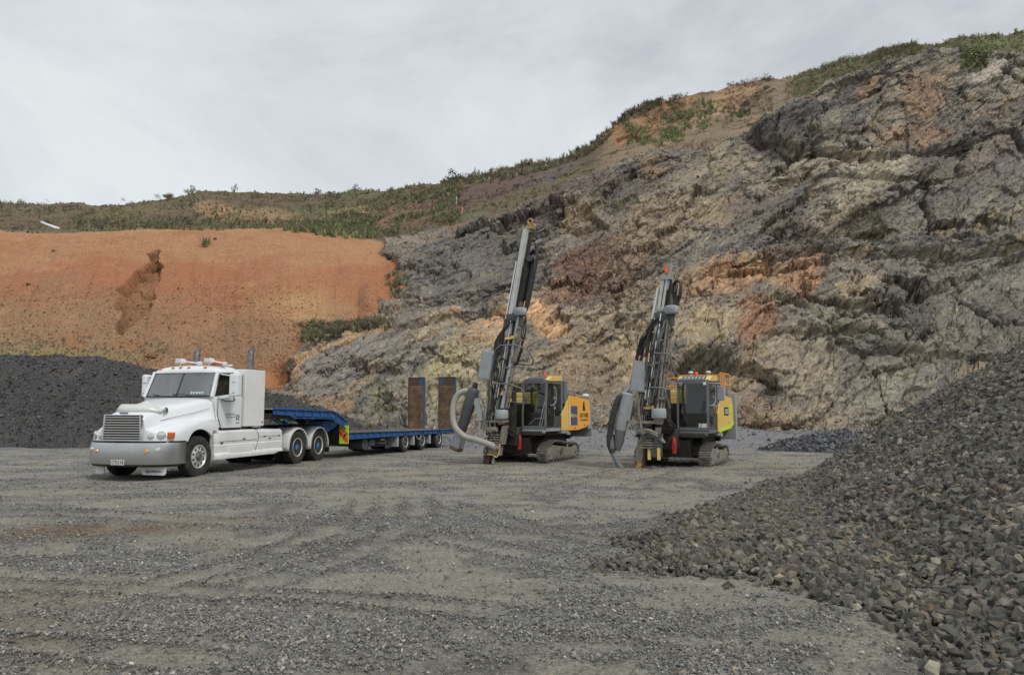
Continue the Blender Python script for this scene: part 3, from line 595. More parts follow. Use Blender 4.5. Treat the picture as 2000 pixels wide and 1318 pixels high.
# ------------------------------------------------------------------ gravel piles further back
def crest_pile(name, crests, slope, label, cat, col, x0, x1, y0, y1, nx=420, ny=200, seed=0, rg=np.random.default_rng(2), kind=None, stones=60000):
    xs = np.linspace(x0, x1, nx); ys = np.linspace(y0, y1, ny); X, Y = np.meshgrid(xs, ys, indexing='ij'); Z = np.full(X.shape, -.4)
    for pts, Yc in crests:
        P = np.array([pix(px, py, Yc) for px, py in pts]); zc = np.interp(X, P[:, 0], P[:, 2]); yc = Yc + .8 * noise3(X * .25, 0 * X, 0 * X + 3.3, seed + 5)
        d = np.sqrt((Y - yc) ** 2 + .35 ** 2) - .35
        Z = np.maximum(Z, zc - d * slope + .22 * noise3(X * .35, Y * .3, 0 * X, seed) * sstep(0, 2, zc) + .10 * noise3(X * 1.1, Y * .5, 0 * X, seed + 1))
    Z = np.where(Z < gz(X, Y) - .3, gz(X, Y) - .3, Z); Z = Z + .10 * fbm(X * 1.6, Y * 1.6, 0 * X, 4, seed + 6) + .04 * noise3(X * 5, Y * 5, 0 * X, seed + 2) + .02 * noise3(X * 13, Y * 13, 0 * X, seed + 3)
    c = np.array(col) * (1 + .3 * fbm(X * .8, Y * .8, Z * .8, 4, seed + 9) + .25 * fbm(X * 6, Y * 6, Z * 6, 3, seed + 12))[..., None]
    c = c + (np.array([.14, .12, .115]) - c) * (.45 * sstep(.1, .5, fbm(X * .3, Y * .3, Z * 1.2, 3, seed + 21)))[..., None]
    V0 = np.stack([X, Y, Z], -1).reshape(-1, 3); F0 = grid_faces(nx, ny); C0 = np.clip(c, .01, 1).reshape(-1, 3)
    i = rg.integers(0, len(V0), stones); i = i[V0[i, 2] > .05]; p = V0[i] + rg.normal(size=(len(i), 3)) * np.array([.05, .05, .0]); sz = np.clip(rg.lognormal(math.log(.06), .45, len(i)), .02, .2)
    v, f, cc = scatter(hull_templates(12, 8, (.5, .8), 55), p, sz, np.array(col) * rg.uniform(.5, 2.0, (len(i), 1)) * 1.1, rg)
    F0 = np.concatenate([F0[:, [0, 1, 2]], F0[:, [0, 2, 3]], f + len(V0)]); me = np_mesh(name, np.concatenate([V0, v]), F0, np.concatenate([C0, cc]), False)
    return tag(link(name, me, [PILE_M]), label, cat, kind=kind)
PILE_M = vcol_mat('dark_gravel', bumps=((9, 1.0, .06), (28, 1.0, .03)), var=.75, vscale=14, rough=.95, spec=.15)
crest_pile('gravel_pile', [([(-900, 690), (-400, 700), (-100, 694), (0, 695), (60, 693), (110, 692), (165, 701), (190, 700), (225, 706), (260, 711), (300, 720), (350, 731), (420, 746), (520, 767), (560, 775), (600, 788), (640, 800), (690, 820), (740, 846), (800, 900)], 43),
    ([(-900, 760), (-400, 745), (-100, 760), (0, 752), (45, 738), (75, 722), (115, 714), (150, 720), (168, 730), (190, 727), (220, 714), (250, 709), (290, 722), (350, 745), (420, 765), (520, 810), (600, 880)], 39.5)], .66,
    'long dark grey gravel pile behind the white truck at the foot of the orange bank', 'gravel pile', (.075, .073, .072), -46, -4.5, 29.5, 52, seed=31, nx=640, ny=240)
crest_pile('gravel_mound', [([(1420, 900), (1500, 872), (1545, 856), (1590, 846), (1640, 843), (1720, 842), (1800, 846), (1900, 870), (2000, 900)], 31.5)], .55,
    'low dark gravel mound at the cliff foot, left of the big stone heap', 'gravel mound', (.115, .115, .12), 8, 24, 26, 37, seed=41)
#==VEHICLES==
# ------------------------------------------------------------------ mesh collector
class MB:
    def __init__(s): s.V = []; s.F = []; s.S = []; s.P = []
    def add(s, V, F, sm=False, M=None):
        o = len(s.V); V = list(V); s.P.append((o, len(V), len(s.F), len(F), sm))
        for v in V:
            v = Vector(v); s.V.append(tuple(M @ v) if M is not None else tuple(v))
        for f in F: s.F.append([i + o for i in f]); s.S.append(sm)
        return s
    def box(s, x0, x1, y0, y1, z0, z1, bev=0.0, M=None):
        if bev <= 0:
            V = [(x, y, z) for x in (x0, x1) for y in (y0, y1) for z in (z0, z1)]
            F = [(0, 1, 3, 2), (4, 6, 7, 5), (0, 4, 5, 1), (2, 3, 7, 6), (0, 2, 6, 4), (1, 5, 7, 3)]
            return s.add(V, F, M=M)
        bm = bmesh.new(); bmesh.ops.create_cube(bm, size=1)
        for v in bm.verts: v.co = Vector(((x0 + x1) / 2 + v.co.x * (x1 - x0), (y0 + y1) / 2 + v.co.y * (y1 - y0), (z0 + z1) / 2 + v.co.z * (z1 - z0)))
        bmesh.ops.bevel(bm, geom=list(bm.edges), offset=bev, segments=2, affect='EDGES', profile=.5)
        bm.verts.index_update(); s.add([v.co for v in bm.verts], [[v.index for v in f.verts] for f in bm.faces], M=M); bm.free(); return s
    def tube(s, pts, r, n=10, M=None, sm=True, closed=False, cap=True):
        pts = [Vector(p) for p in pts]; m = len(pts); rr = r if isinstance(r, (list, tuple)) else [r] * m
        V = []; F = []; pn = None
        for i, p in enumerate(pts):
            a = pts[(i - 1) % m] if (i > 0 or closed) else p; b = pts[(i + 1) % m] if (i < m - 1 or closed) else p
            t = (b - a).normalized()
            if pn is None: pn = t.orthogonal().normalized()
            pn = (pn - t * pn.dot(t)); pn = pn.normalized() if pn.length > 1e-6 else t.orthogonal().normalized(); q = t.cross(pn)
            for k in range(n):
                an = 2 * math.pi * k / n; V.append(p + (pn * math.cos(an) + q * math.sin(an)) * rr[i])
        for i in range(m if closed else m - 1):
            j = (i + 1) % m
            for k in range(n): F.append((i * n + k, i * n + (k + 1) % n, j * n + (k + 1) % n, j * n + k))
        if cap and not closed: F.append(list(range(n))[::-1]); F.append([(m - 1) * n + k for k in range(n)])
        return s.add(V, F, sm, M)
    def beam(s, p0, p1, w, h, M=None, up=(0, 0, 1)):
        p0, p1 = Vector(p0), Vector(p1); t = (p1 - p0).normalized(); u = Vector(up); q = t.cross(u)
        q = q.normalized() if q.length > 1e-4 else Vector((1, 0, 0)); u = q.cross(t)
        V = [p + q * (a * w / 2) + u * (b * h / 2) for p in (p0, p1) for a, b in ((-1, -1), (1, -1), (1, 1), (-1, 1))]
        return s.add(V, [(0, 1, 2, 3), (7, 6, 5, 4), (0, 4, 5, 1), (1, 5, 6, 2), (2, 6, 7, 3), (3, 7, 4, 0)], M=M)
    def prism(s, poly, a, b, axis='y', M=None):
        n = len(poly)
        def P(u, v, w_): return {'y': (u, w_, v), 'x': (w_, u, v), 'z': (u, v, w_)}[axis]
        V = [P(u, v, a) for u, v in poly] + [P(u, v, b) for u, v in poly]
        return s.add(V, [list(range(n)), list(range(n, 2 * n))[::-1]] + [(i, (i + 1) % n, n + (i + 1) % n, n + i) for i in range(n)], M=M)
    def lathe(s, prof, n=32, axis='y', c=(0, 0, 0), M=None, sm=True):
        V = []; F = []; m = len(prof)
        for h, r in prof:
            for k in range(n):
                a = 2 * math.pi * k / n; u, v = r * math.cos(a), r * math.sin(a)
                V.append({'y': (c[0] + u, c[1] + h, c[2] + v), 'x': (c[0] + h, c[1] + u, c[2] + v), 'z': (c[0] + u, c[1] + v, c[2] + h)}[axis])
        for i in range(m - 1):
            for k in range(n): F.append((i * n + k, i * n + (k + 1) % n, (i + 1) * n + (k + 1) % n, (i + 1) * n + k))
        F.append(list(range(n))); F.append([(m - 1) * n + k for k in range(n)])
        return s.add(V, F, sm, M)
    def sheet(s, G, sm=True, thick=0.0, M=None):
        nr, nc = len(G), len(G[0]); V = [p for r in G for p in r]
        return s.add(V, [(i * nc + j, i * nc + j + 1, (i + 1) * nc + j + 1, (i + 1) * nc + j) for i in range(nr - 1) for j in range(nc - 1)], sm, M)
    def each(s, name, m, parent=None, **kw):
        for o, nv, f, nf, sm in s.P:
            q = MB(); q.add(s.V[o:o + nv], [[i - o for i in fc] for fc in s.F[f:f + nf]], sm); q.build(name, m, parent, **kw)
    def build(s, name, m, parent=None, label=None, solid=0.0, bevel=0.0):
        me = bpy.data.meshes.new(name); me.from_pydata([tuple(v) for v in s.V], [], s.F)
        bm = bmesh.new(); bm.from_mesh(me); bmesh.ops.recalc_face_normals(bm, faces=bm.faces); bm.to_mesh(me); bm.free()
        me.polygons.foreach_set('use_smooth', s.S if len(s.S) == len(me.polygons) else [False] * len(me.polygons))
        o = link(name, me, [m], parent)
        if any(s.S):
            try: me.set_sharp_from_angle(angle=R(38))
            except Exception: pass
        if solid: md = o.modifiers.new('s', 'SOLIDIFY'); md.thickness = solid; md.offset = 0
        if bevel: md = o.modifiers.new('b', 'BEVEL'); md.width = bevel; md.segments = 2; md.limit_method = 'ANGLE'; md.angle_limit = R(35)
        if label: o['label'] = label
        return o
def smooth_path(pts, n=8):
    P = [Vector(p) for p in pts]; P = [P[0] * 2 - P[1]] + P + [P[-1] * 2 - P[-2]]; o = []
    for i in range(1, len(P) - 2):
        for k in range(n):
            t = k / n; a, b, c, d = P[i - 1:i + 3]
            o.append(.5 * ((2 * b) + (c - a) * t + (2 * a - 5 * b + 4 * c - d) * t * t + (3 * b - a - 3 * c + d) * t ** 3))
    return o + [P[-2]]
def textpart(name, txt, size, m, parent, loc, rot, width=None, shear=0.0, label=None, extrude=0.0015):
    cu = bpy.data.curves.new(name, 'FONT'); cu.body = txt; cu.size = size; cu.align_x = 'CENTER'; cu.align_y = 'CENTER'; cu.extrude = extrude; cu.shear = shear; cu.offset = size * .012
    tmp = bpy.data.objects.new('tmp', cu); COL.objects.link(tmp); bpy.context.view_layer.update()
    me = bpy.data.meshes.new_from_object(tmp.evaluated_get(bpy.context.evaluated_depsgraph_get())); bpy.data.objects.remove(tmp)
    me.name = name
    if width:
        xs = [v.co.x for v in me.vertices]; k = width / (max(xs) - min(xs))
        for v in me.vertices: v.co.x *= k
    o = link(name, me, [m], parent); me.materials.clear(); me.materials.append(m); o.location = loc; o.rotation_euler = rot
    if label: o['label'] = label
    return o
def copy_tree(o, parent):
    c = o.copy(); COL.objects.link(c); c.parent = parent
    for ch in o.children: copy_tree(ch, c)
    return c

M = dict(
    white=mat('white_paint', (.80, .82, .84), .28, coat=.4, grime=.10, grime_col=(.5, .48, .43), scale=2.2),
    whited=mat('white_fibreglass', (.80, .81, .81), .4, grime=.24, grime_col=(.45, .42, .36), scale=2.8),
    cream=mat('milky_plastic', (.66, .67, .64), .3, coat=.3),
    chrome=mat('chrome', (.78, .79, .80), .14, 1.0, grime=.12, grime_col=(.4, .38, .35)),
    alu=mat('brushed_aluminium', (.60, .61, .62), .26, 1.0, grime=.30, grime_col=(.36, .35, .33), scale=2.0),
    rim=mat('polished_rim', (.78, .77, .75), .32, .55, grime=.35, grime_col=(.34, .31, .27), scale=9),
    steel=mat('stained_steel', (.26, .26, .26), .42, .8, grime=.6, grime_col=(.09, .07, .055), scale=7),
    rubber=mat('tyre_rubber', (.030, .030, .031), .82, grime=.55, grime_col=(.11, .10, .085), scale=5, bump=.3, bscale=60, spec=.25),
    black=mat('black_paint', (.018, .018, .019), .5, grime=.35, grime_col=(.09, .08, .065), scale=5),
    dark=mat('greasy_black_steel', (.025, .023, .021), .6, grime=.55, grime_col=(.10, .08, .06), scale=6),
    blue=mat('blue_paint', (.028, .115, .32), .45, grime=.6, grime_col=(.045, .07, .12), scale=4),
    dblue=mat('weathered_blue', (.03, .085, .19), .6, grime=.6, grime_col=(.09, .07, .06), scale=5),
    hubblue=mat('blue_hub', (.04, .22, .55), .4, grime=.4, grime_col=(.05, .06, .08), scale=9),
    wood=mat('deck_timber', (.60, .49, .36), .85, grime=.6, grime_col=(.16, .125, .09), scale=6, bump=.4, bscale=18),
    rust=mat('rusty_plate', (.11, .07, .042), .85, grime=.85, grime_col=(.34, .24, .14), scale=2.6, bump=.6, bscale=30),
    shoe=mat('worn_track_steel', (.30, .285, .26), .5, .6, grime=.6, grime_col=(.12, .10, .075), scale=9),
    rustd=mat('dark_rusty_steel', (.075, .045, .04), .8, grime=.5, grime_col=(.14, .09, .07), scale=7),
    orange=mat('orange_lens', (.62, .13, .02), .25, coat=.5), amber=mat('amber_lens', (.75, .32, .03), .25, coat=.5), red=mat('red_lens', (.40, .02, .02), .3, coat=.4),
    lens=mat('clear_lens', (.70, .72, .73), .08, .55, coat=1.0), seat=mat('grey_seat', (.07, .07, .075), .9), int=mat('cab_interior', (.055, .052, .05), .85),
    yel=mat('yellow_paint', (.86, .60, .14), .38, coat=.2, grime=.28, grime_col=(.42, .31, .15), scale=3),
    org=mat('orange_yellow_paint', (.95, .46, .06), .34, coat=.3, grime=.15, grime_col=(.55, .27, .07), scale=3),
    rail=mat('orange_rail_paint', (.78, .33, .06), .45, grime=.2, grime_col=(.4, .2, .07)),
    hiv=mat('fluorescent_yellow', (.58, .82, .04), .5), hio=mat('fluorescent_orange', (.90, .12, .03), .5),
    lgrey=mat('light_grey_paint', (.37, .39, .41), .42, grime=.3, grime_col=(.19, .175, .155), scale=4),
    pgrey=mat('pale_grey_paint', (.60, .60, .59), .4, .2, grime=.35, grime_col=(.28, .26, .23), scale=5),
    mgrey=mat('mid_grey_paint', (.16, .17, .185), .45, grime=.4, grime_col=(.15, .125, .10), scale=4),
    dgrey=mat('dark_grey_paint', (.062, .067, .075), .48, grime=.45, grime_col=(.12, .105, .085), scale=4),
    dust=mat('dusty_steel', (.29, .265, .22), .75, .1, grime=.6, grime_col=(.075, .062, .05), scale=8, bump=.3, bscale=40),
    hose=mat('beige_hose', (.40, .39, .34), .6, grime=.4, grime_col=(.24, .225, .185), scale=6),
    bhose=mat('black_hose', (.028, .027, .026), .55, grime=.6, grime_col=(.13, .11, .09), scale=10),
    sign=mat('slate_blue_sign', (.085, .095, .17), .5), paper=mat('white_sticker', (.72, .74, .74), .5), ink=mat('black_ink', (.015, .015, .018), .6), goldink=mat('yellow_ink', (.75, .55, .12), .5),
    plate=mat('number_plate', (.70, .68, .66), .4), teal=mat('pale_teal_sticker', (.55, .75, .70), .5), bluebag=mat('blue_plastic', (.04, .20, .50), .4), gold=mat('brass_yellow', (.60, .40, .12), .4, .5, grime=.4, grime_col=(.2, .13, .06)),
    glass=glass_mat('windscreen_glass', (.80, .92, .86), .21, .5), glassd=glass_mat('tinted_glass', (.6, .7, .65), .02, .30, .03),
)
# ------------------------------------------------------------------ wheels (axis along y, outer side +y)
def tyre_mb(Rw, wd, rr, yo=0.0):
    h = wd / 2; p = [(-h * .80, rr), (-h * .98, rr + .05), (-h, rr + (Rw - rr) * .5), (-h * .96, Rw - .05), (-h * .86, Rw - .012)]
    for k in range(4):
        y = -h * .8 + k * h * .43
        p += [(y, Rw), (y + h * .28, Rw), (y + h * .30, Rw - .014), (y + h * .41, Rw - .014)]
    p += [(h * .86, Rw - .012), (h * .96, Rw - .05), (h, rr + (Rw - rr) * .5), (h * .98, rr + .05), (h * .80, rr)]
    m = MB(); m.lathe([(y + yo, r) for y, r in p], 48); return m
def make_wheel(parent, loc, kind, Rw=.52, wd=.28, flip=False, dual=False, hubm='hubblue'):
    rr = Rw * .56
    m = tyre_mb(Rw, wd, rr)
    if dual:
        n = tyre_mb(Rw, wd, rr, -wd * 1.15); m.add(n.V, n.F, True)
    t = m.build('wheel', M['rubber'], parent); t.location = loc
    if flip: t.rotation_euler = (0, 0, math.pi)
    h = wd / 2; r = MB()
    if kind == 'front':
        r.lathe([(h * .60, rr * .5), (h * .80, rr * .96), (h * .92, rr * 1.02), (h * 1.0, rr * 1.02), (h * 1.0, rr * .95), (h * .78, rr * .88), (h * .86, rr * .80), (h * .98, rr * .56), (h * 1.0, rr * .50), (h * .98, rr * .38), (h * .9, rr * .36)], 40)
        rim = r.build('rim', M['rim'], t)
        d = MB()
        for k in range(10):
            a = 2 * math.pi * (k + .5) / 10; rc = rr * .72; cy = h * .915
            nrm = Vector((math.cos(a), 0, math.sin(a))); p = nrm * rc; q = Vector((0, 1, 0)) + nrm * .6; q.normalize()
            d.tube([p + Vector((0, cy - .02, 0)), p + Vector((0, cy + .004, 0)) + q * .004], rr * .095, 10)
        d.build('hand_hole', M['black'], t)
        g = MB()
        for k in range(10):
            a = 2 * math.pi * k / 10; p = Vector((math.cos(a) * rr * .45, h * .96, math.sin(a) * rr * .45)); g.tube([p, p + Vector((0, .035, 0))], .014, 6)
        g.lathe([(h * .8, rr * .36), (h * 1.05, rr * .34), (h * 1.25, rr * .25), (h * 1.28, rr * .12), (h * 1.28, .005)], 24)
        g.build('hub', M['steel'], t)
    else:
        r.lathe([(h * .2, rr * .9), (h * .85, rr * .98), (h * .95, rr * 1.03), (h * 1.0, rr * 1.02), (h * .98, rr * .94), (h * .60, rr * .86), (h * .1, rr * .82), (h * -.25, rr * .78), (h * -.3, rr * .60), (h * -.15, rr * .35), (h * -.15, rr * .05)], 40)
        r.build('rim', M['rim'], t)
        d = MB()
        for k in range(8):
            a = 2 * math.pi * (k + .5) / 8; p = Vector((math.cos(a) * rr * .62, -h * .27, math.sin(a) * rr * .62)); d.tube([p, p + Vector((0, .012, 0))], rr * .09, 9)
        d.build('hand_hole', M['black'], t)
        g = MB(); g.lathe([(-h * .2, rr * .46), (h * .25, rr * .44), (h * .3, rr * .34), (h * .80, rr * .32), (h * .88, rr * .24), (h * .88, .01)], 20)
        for k in range(8):
            a = 2 * math.pi * k / 8; p = Vector((math.cos(a) * rr * .34, h * .15, math.sin(a) * rr * .34)); g.tube([p, p + Vector((0, .03, 0))], .014, 6)
        g.build('hub', M[hubm], t)
    return t

# ------------------------------------------------------------------ truck (x forward, y to its left, z up; origin under the front axle)
def heading(deg): return math.atan2(-math.cos(R(deg)), -math.sin(R(deg)))
def make_truck():
    T = tag(empty('tractor_truck', (-9.10, 19.23, 0), heading(13.8)), 'white conventional tractor truck with a polished grey front bumper parked at the left', 'truck')
    ip = np.interp
    X = [-.74, -.4, 0, .4, .8, 1.05, 1.2, 1.26]
    tb = dict(zt=[2.05, 1.99, 1.90, 1.81, 1.73, 1.67, 1.62, 1.57], w=[1.02, .93, .84, .74, .65, .60, .57, .55], zj=[1.68, 1.58, 1.48, 1.42, 1.36, 1.30, 1.26, 1.24], wj=[1.10, 1.0, .91, .81, .72, .65, .60, .58],
              zf=[1.50, 1.47, 1.44, 1.41, 1.35, 1.27, 1.20, 1.14], yf=[1.21, 1.21, 1.21, 1.21, 1.20, 1.17, 1.12, 1.08])
    def prof(x):
        g = {k: float(ip(x, X, v)) for k, v in tb.items()}
        zb = .52 + math.sqrt(max(0, .69 ** 2 - x * x)) if abs(x) < .565 else .92
        if x < -.5: zb = max(zb if abs(x) < .69 else 0, 1.16)
        w_, wj, yf, zt, zj, zf = g['w'], g['wj'], g['yf'], g['zt'], g['zj'], g['zf']
        return [(0, zt), (.3 * w_, zt - .003), (.55 * w_, zt - .012), (.76 * w_, zt - .03), (.90 * w_, zt - .06), (.97 * w_, zt - .10), (w_, zt - .17), ((w_ + wj) / 2, (zt - .17 + zj) / 2), (wj, zj), (wj + .22 * (yf - wj), zj - .3 * (zj - zf) - .02), (wj + .5 * (yf - wj), zf - .0), (wj + .78 * (yf - wj), zf - .03),
                (yf - .025, zf - .10), (yf, zf - .20), (yf, max(zb, (zf - .2 + zb) / 2)), (yf, zb), (yf - .06, zb)]
    def sweep(x, y): return x - .30 * (abs(y) / 1.2) ** 2.2 * float(sstep(.1, 1.2, np.array(x)))
    xs = [-.74 + 2.0 * i / 62 for i in range(63)]
    m = MB(); G = []
    for x in xs:
        p = prof(x); row = [(sweep(x, y), -y, z) for y, z in p[::-1]] + [(sweep(x, y), y, z) for y, z in p[1:]]; G.append(row)
    p = prof(1.26)
    last = G[-1]; G.append([(x + .012, y * .995, z - .012) for x, y, z in last])
    G.append([(x + .012, y * .995, .92) for x, y, z in last]); m.sheet(G)
    hood = m.build('hood', M['white'], T)
    b = MB(); ln = lambda pts, r: b.tube([(x, y, z) for x, y, z in pts], r, 6)
    for sgn in (1, -1):      # shut line of the hood side panel, cowl line
        ln([(sweep(x, 1) + .0, sgn * (float(ip(x, X, tb['wj'])) + .012), float(ip(x, X, tb['zj'])) + .12) for x in (1.0, .6, .2, -.2, -.55)], .006)
        ln([(-.66, sgn * 1.085, 1.93), (-.66, sgn * 1.12, 1.70), (-.63, sgn * 1.20, 1.46)], .007)
    b.each('panel_gap', M['mgrey'], hood)
    # stone guard across the hood, brand strip
    g = MB(); Gs = []
    for i in range(25):
        t = -1 + 2 * i / 24; y = t * .66; e = 1 - abs(t) ** 4
        x = 1.12 - .34 * abs(t) ** 2.4; zb = float(ip(x, X, tb['zt'])) - .01 - .10 * abs(t) ** 3
        Gs.append([(x + .02, y, zb), (x - .03, y * 1.01, zb + .08 * e + .03), (x - .10, y * 1.02, zb + .15 * e + .05)])
    g.sheet(Gs); g.build('stone_guard', M['cream'], T, solid=.008)
    g = MB(); g.box(1.255, 1.275, -.12, .12, 1.60, 1.635, .004, Matrix.Rotation(0, 4, 'Y')); g.build('nose_badge', M['sign'], hood)
    g = MB(); g.tube([(.72, .70, 1.60), (.74, .74, 1.72)], .02, 8); g.prism([(.66, 1.60), (.74, 1.72), (.70, 1.76), (.62, 1.74), (.60, 1.66)], .68, .72); g.build('hood_latch', M['chrome'], T)
    # grille
    f = MB(); f.prism([(-.50, 1.56), (.50, 1.56), (.53, .965), (-.53, .965)], 1.20, 1.282, 'x'); gr = f.build('grille', M['black'], T)
    f = MB()
    for k in range(9):
        z = 1.02 + k * .061; ww = .515 - .02 * (z - 1) / .6; f.box(1.275, 1.305, -ww, ww, z, z + .017)
    f.build('grille_slat', M['cream'], gr)
    f = MB()
    for q in (-1, 1): f.beam((1.285, q * .505, 1.57), (1.285, q * .545, .955), .045, .05, up=(1, 0, 0))
    f.box(1.25, 1.312, -.56, .56, .94, .985, .01); f.box(1.25, 1.312, -.52, .52, 1.555, 1.585, .01); f.build('grille_frame', M['chrome'], gr)
    # lamps
    def lamp(name, x, y, z, r, dirv, m1='chrome', m2='lens', par=T, d=.06):
        dv = Vector(dirv).normalized(); p = Vector((x, y, z)); a = MB(); a.tube([p - dv * d, p + dv * .008, p + dv * .016], [r * .9, r, r * .93], 20); o = a.build(name, M[m1], par)
        a = MB(); a.tube([p + dv * .010, p + dv * .022, p + dv * .027], [r * .88, r * .80, r * .5], 20); a.build('lamp_lens', M[m2], o); return o
    for sgn in (1, -1):
        lamp('headlight', 1.165, sgn * .715, 1.06, .082, (1, sgn * .35, 0)); lamp('headlight', 1.085, sgn * .945, 1.085, .105, (1, sgn * .5, 0))
        if sgn < 0: continue
        a = MB(); a.box(-.05, .035, -.085, .085, -.075, .075, .018, Matrix.Translation((.985, sgn * 1.135, 1.09)) @ Matrix.Rotation(sgn * R(48), 4, 'Z')); a.build('turn_signal', M['orange'], T)
    # bumper
    bp = [(.55, 1.235), (.70, 1.235), (.85, 1.215), (.98, 1.165), (1.10, 1.07), (1.20, .93), (1.28, .75), (1.34, .50), (1.37, .25), (1.38, 0)]
    full = bp + [(x, -y) for x, y in bp[-2::-1]]; m = MB(); G = []
    for x, y in full: G.append([(x - .05, y * .985, .385), (x - .012, y, .40), (x, y, .48), (x + .006, y, .66), (x, y, .85), (x - .012, y * .998, .905), (x - .07, y * .97, .915)])
    m.sheet(G); bum = m.build('bumper', M['alu'], T, solid=.012)
    m = MB(); m.sheet([[(x - .06, y * .97, .92), (x - .02, y * .985, .945)] for x, y in full]); m.build('rubber_strip', M['black'], bum, solid=.01)
    m = MB(); m.sheet([[(x - .05, y * .96, .34), (x - .025, y * .98, .39)] for x, y in full[1:-1]]); m.build('air_dam', M['dark'], bum, solid=.012)
    for sgn in (1, -1):
        lamp('fog_lamp', 1.19, sgn * .95, .735, .078, (1, sgn * .62, 0), par=bum); lamp('marker_lamp', 1.295, sgn * .70, .70, .062, (1, sgn * .3, 0), 'chrome', 'amber', bum)
    m = MB(); m.box(1.385, 1.392, -.19, .19, .385, .505, .003); pl = m.build('number_plate', M['plate'], bum)
    textpart('plate_text', 'CTJ118', .105, M['ink'], pl, (1.3935, 0, .445), (R(90), 0, R(90)), width=.33)
    # mud flaps under the bumper
    for (y0, y1, t) in ((.36, 1.04, 1), (-.98, -.72, 0)):
        m = MB(); m.prism([(y0, .36), (y0, .17), (y0 + .04, .13), (y1 - .04, .13), (y1, .17), (y1, .36)], .98, 1.0, 'x'); fl = m.build('bumper_flap', M['paper'], T)
        if t: textpart('flap_script', 'Signature...', .10, M['ink'], fl, (1.003, (y0 + y1) / 2, .225), (R(90), 0, R(90)), width=.5, shear=.5)
    # ---- cab
    m = MB(); m.prism([(-.70, 1.22), (-.70, 2.05), (-1.93, 2.05), (-1.93, 1.22)], -1.10, 1.10); body = m.build('cab_body', M['white'], T, bevel=.03)
    m = MB(); G = []
    for x, zt, hw in ((-.90, 2.715, .97), (-.90, 2.75, .985), (-.93, 2.80, .99), (-1.0, 2.85, 1.0), (-1.12, 2.89, 1.01), (-1.35, 2.925, 1.02), (-1.65, 2.925, 1.02), (-1.82, 2.90, 1.02), (-1.91, 2.84, 1.01), (-1.94, 2.72, 1.0)):
        zl = 2.69; rs = [(0, zt), (.55 * hw, zt - .006), (.80 * hw, zt - .3 * min(.1, zt - zl)), (.92 * hw, zt - .35 * (zt - zl)), (hw, zt - .6 * (zt - zl)), (hw + .03, zl), (hw - .05, zl)]
        G.append([(x, -y, z) for y, z in rs[::-1]] + [(x, y, z) for y, z in rs[1:]])
    m.sheet(G); m.add([G[0][i] for i in range(len(G[0]))], [list(range(len(G[0])))]); roof = m.build('roof', M['white'], T)
    m = MB(); m.box(-1.90, -.93, -.98, .98, 2.66, 2.69); m.build('roof_lining', M['int'], roof)
    m = MB()
    for sgn in (1, -1):
        m.beam((-.655, sgn * 1.045, 2.03), (-.945, sgn * .985, 2.72), .075, .10, up=(1, 0, 0))
        m.prism([(-1.62, 2.03), (-1.93, 2.03), (-1.93, 2.72), (-1.60, 2.72)], sgn * 1.0, sgn * 1.095)
        m.prism([(-.93, 2.66), (-1.7, 2.66), (-1.7, 2.72), (-.95, 2.72)], sgn * .985, sgn * 1.04)
    m.box(-1.935, -1.88, -1.0, 1.0, 2.03, 2.72); m.build('pillar', M['white'], T, bevel=.012)
    m = MB(); n = 14; G = []
    for i in range(n + 1):
        t = -1 + 2 * i / n; bx = .10 * (1 - t * t); G.append([(-.665 + bx, t * 1.0, 2.05), (-.80 + bx * .85, t * .985, 2.38), (-.935 + bx * .6, t * .95, 2.70)])
    m.sheet(G); ws = m.build('windscreen', M['glass'], T)
    m = MB(); m.beam((-.555, .01, 2.06), (-.865, 0, 2.69), .022, .02, up=(1, 0, 0)); m.tube([(g[0][0] + .006, g[0][1], g[0][2] + .005) for g in G], .016, 6); m.tube([(g[2][0] + .006, g[2][1], g[2][2] - .02) for g in G], .014, 6)
    for q in (-1, 1): m.tube([G[0 if q < 0 else -1][k] for k in range(3)], .014, 6)
    m.tube([(-.56, .5, 2.07), (-.60, .16, 2.12), (-.57, -.1, 2.1)], .008, 5); m.tube([(-.60, -.5, 2.07), (-.62, -.8, 2.12)], .008, 5); m.build('window_seal', M['black'], ws)
    m = MB()
    for k in range(5):
        y = .50 + k * .075; a = .035; xx = -.60 + .10 * (1 - y * y) - .02; m.add([(xx + .012, y - a, 2.15), (xx + .03, y, 2.115), (xx + .012, y + a, 2.15), (xx - .006, y, 2.185)], [(0, 1, 2, 3)])
    m.build('sticker', M['teal'], ws)
    # interior
    m = MB(); m.box(-1.86, -.72, -1.04, 1.04, 2.051, 2.06); m.box(-1.05, -.72, -.95, .95, 2.06, 2.10, .01); m.build('dashboard', M['int'], T)
    m = MB()
    for q in (-1, 1):
        m.box(-1.75, -1.58, q * .5 - .24, q * .5 + .24, 2.05, 2.42, .05); m.box(-1.72, -1.60, q * .5 - .13, q * .5 + .13, 2.43, 2.58, .04)
    m.each('seat_cushion', M['seat'], T)
    m = MB(); cc = Vector((-1.12, -.5, 2.16)); m.tube([cc + Vector((.10 * math.cos(a), .22 * math.sin(a), .19 * math.cos(a))) for a in [2 * math.pi * k / 20 for k in range(20)]], .016, 6, closed=True); m.tube([cc, cc + Vector((.15, 0, -.1))], .03, 8); m.build('steering_wheel', M['black'], T)
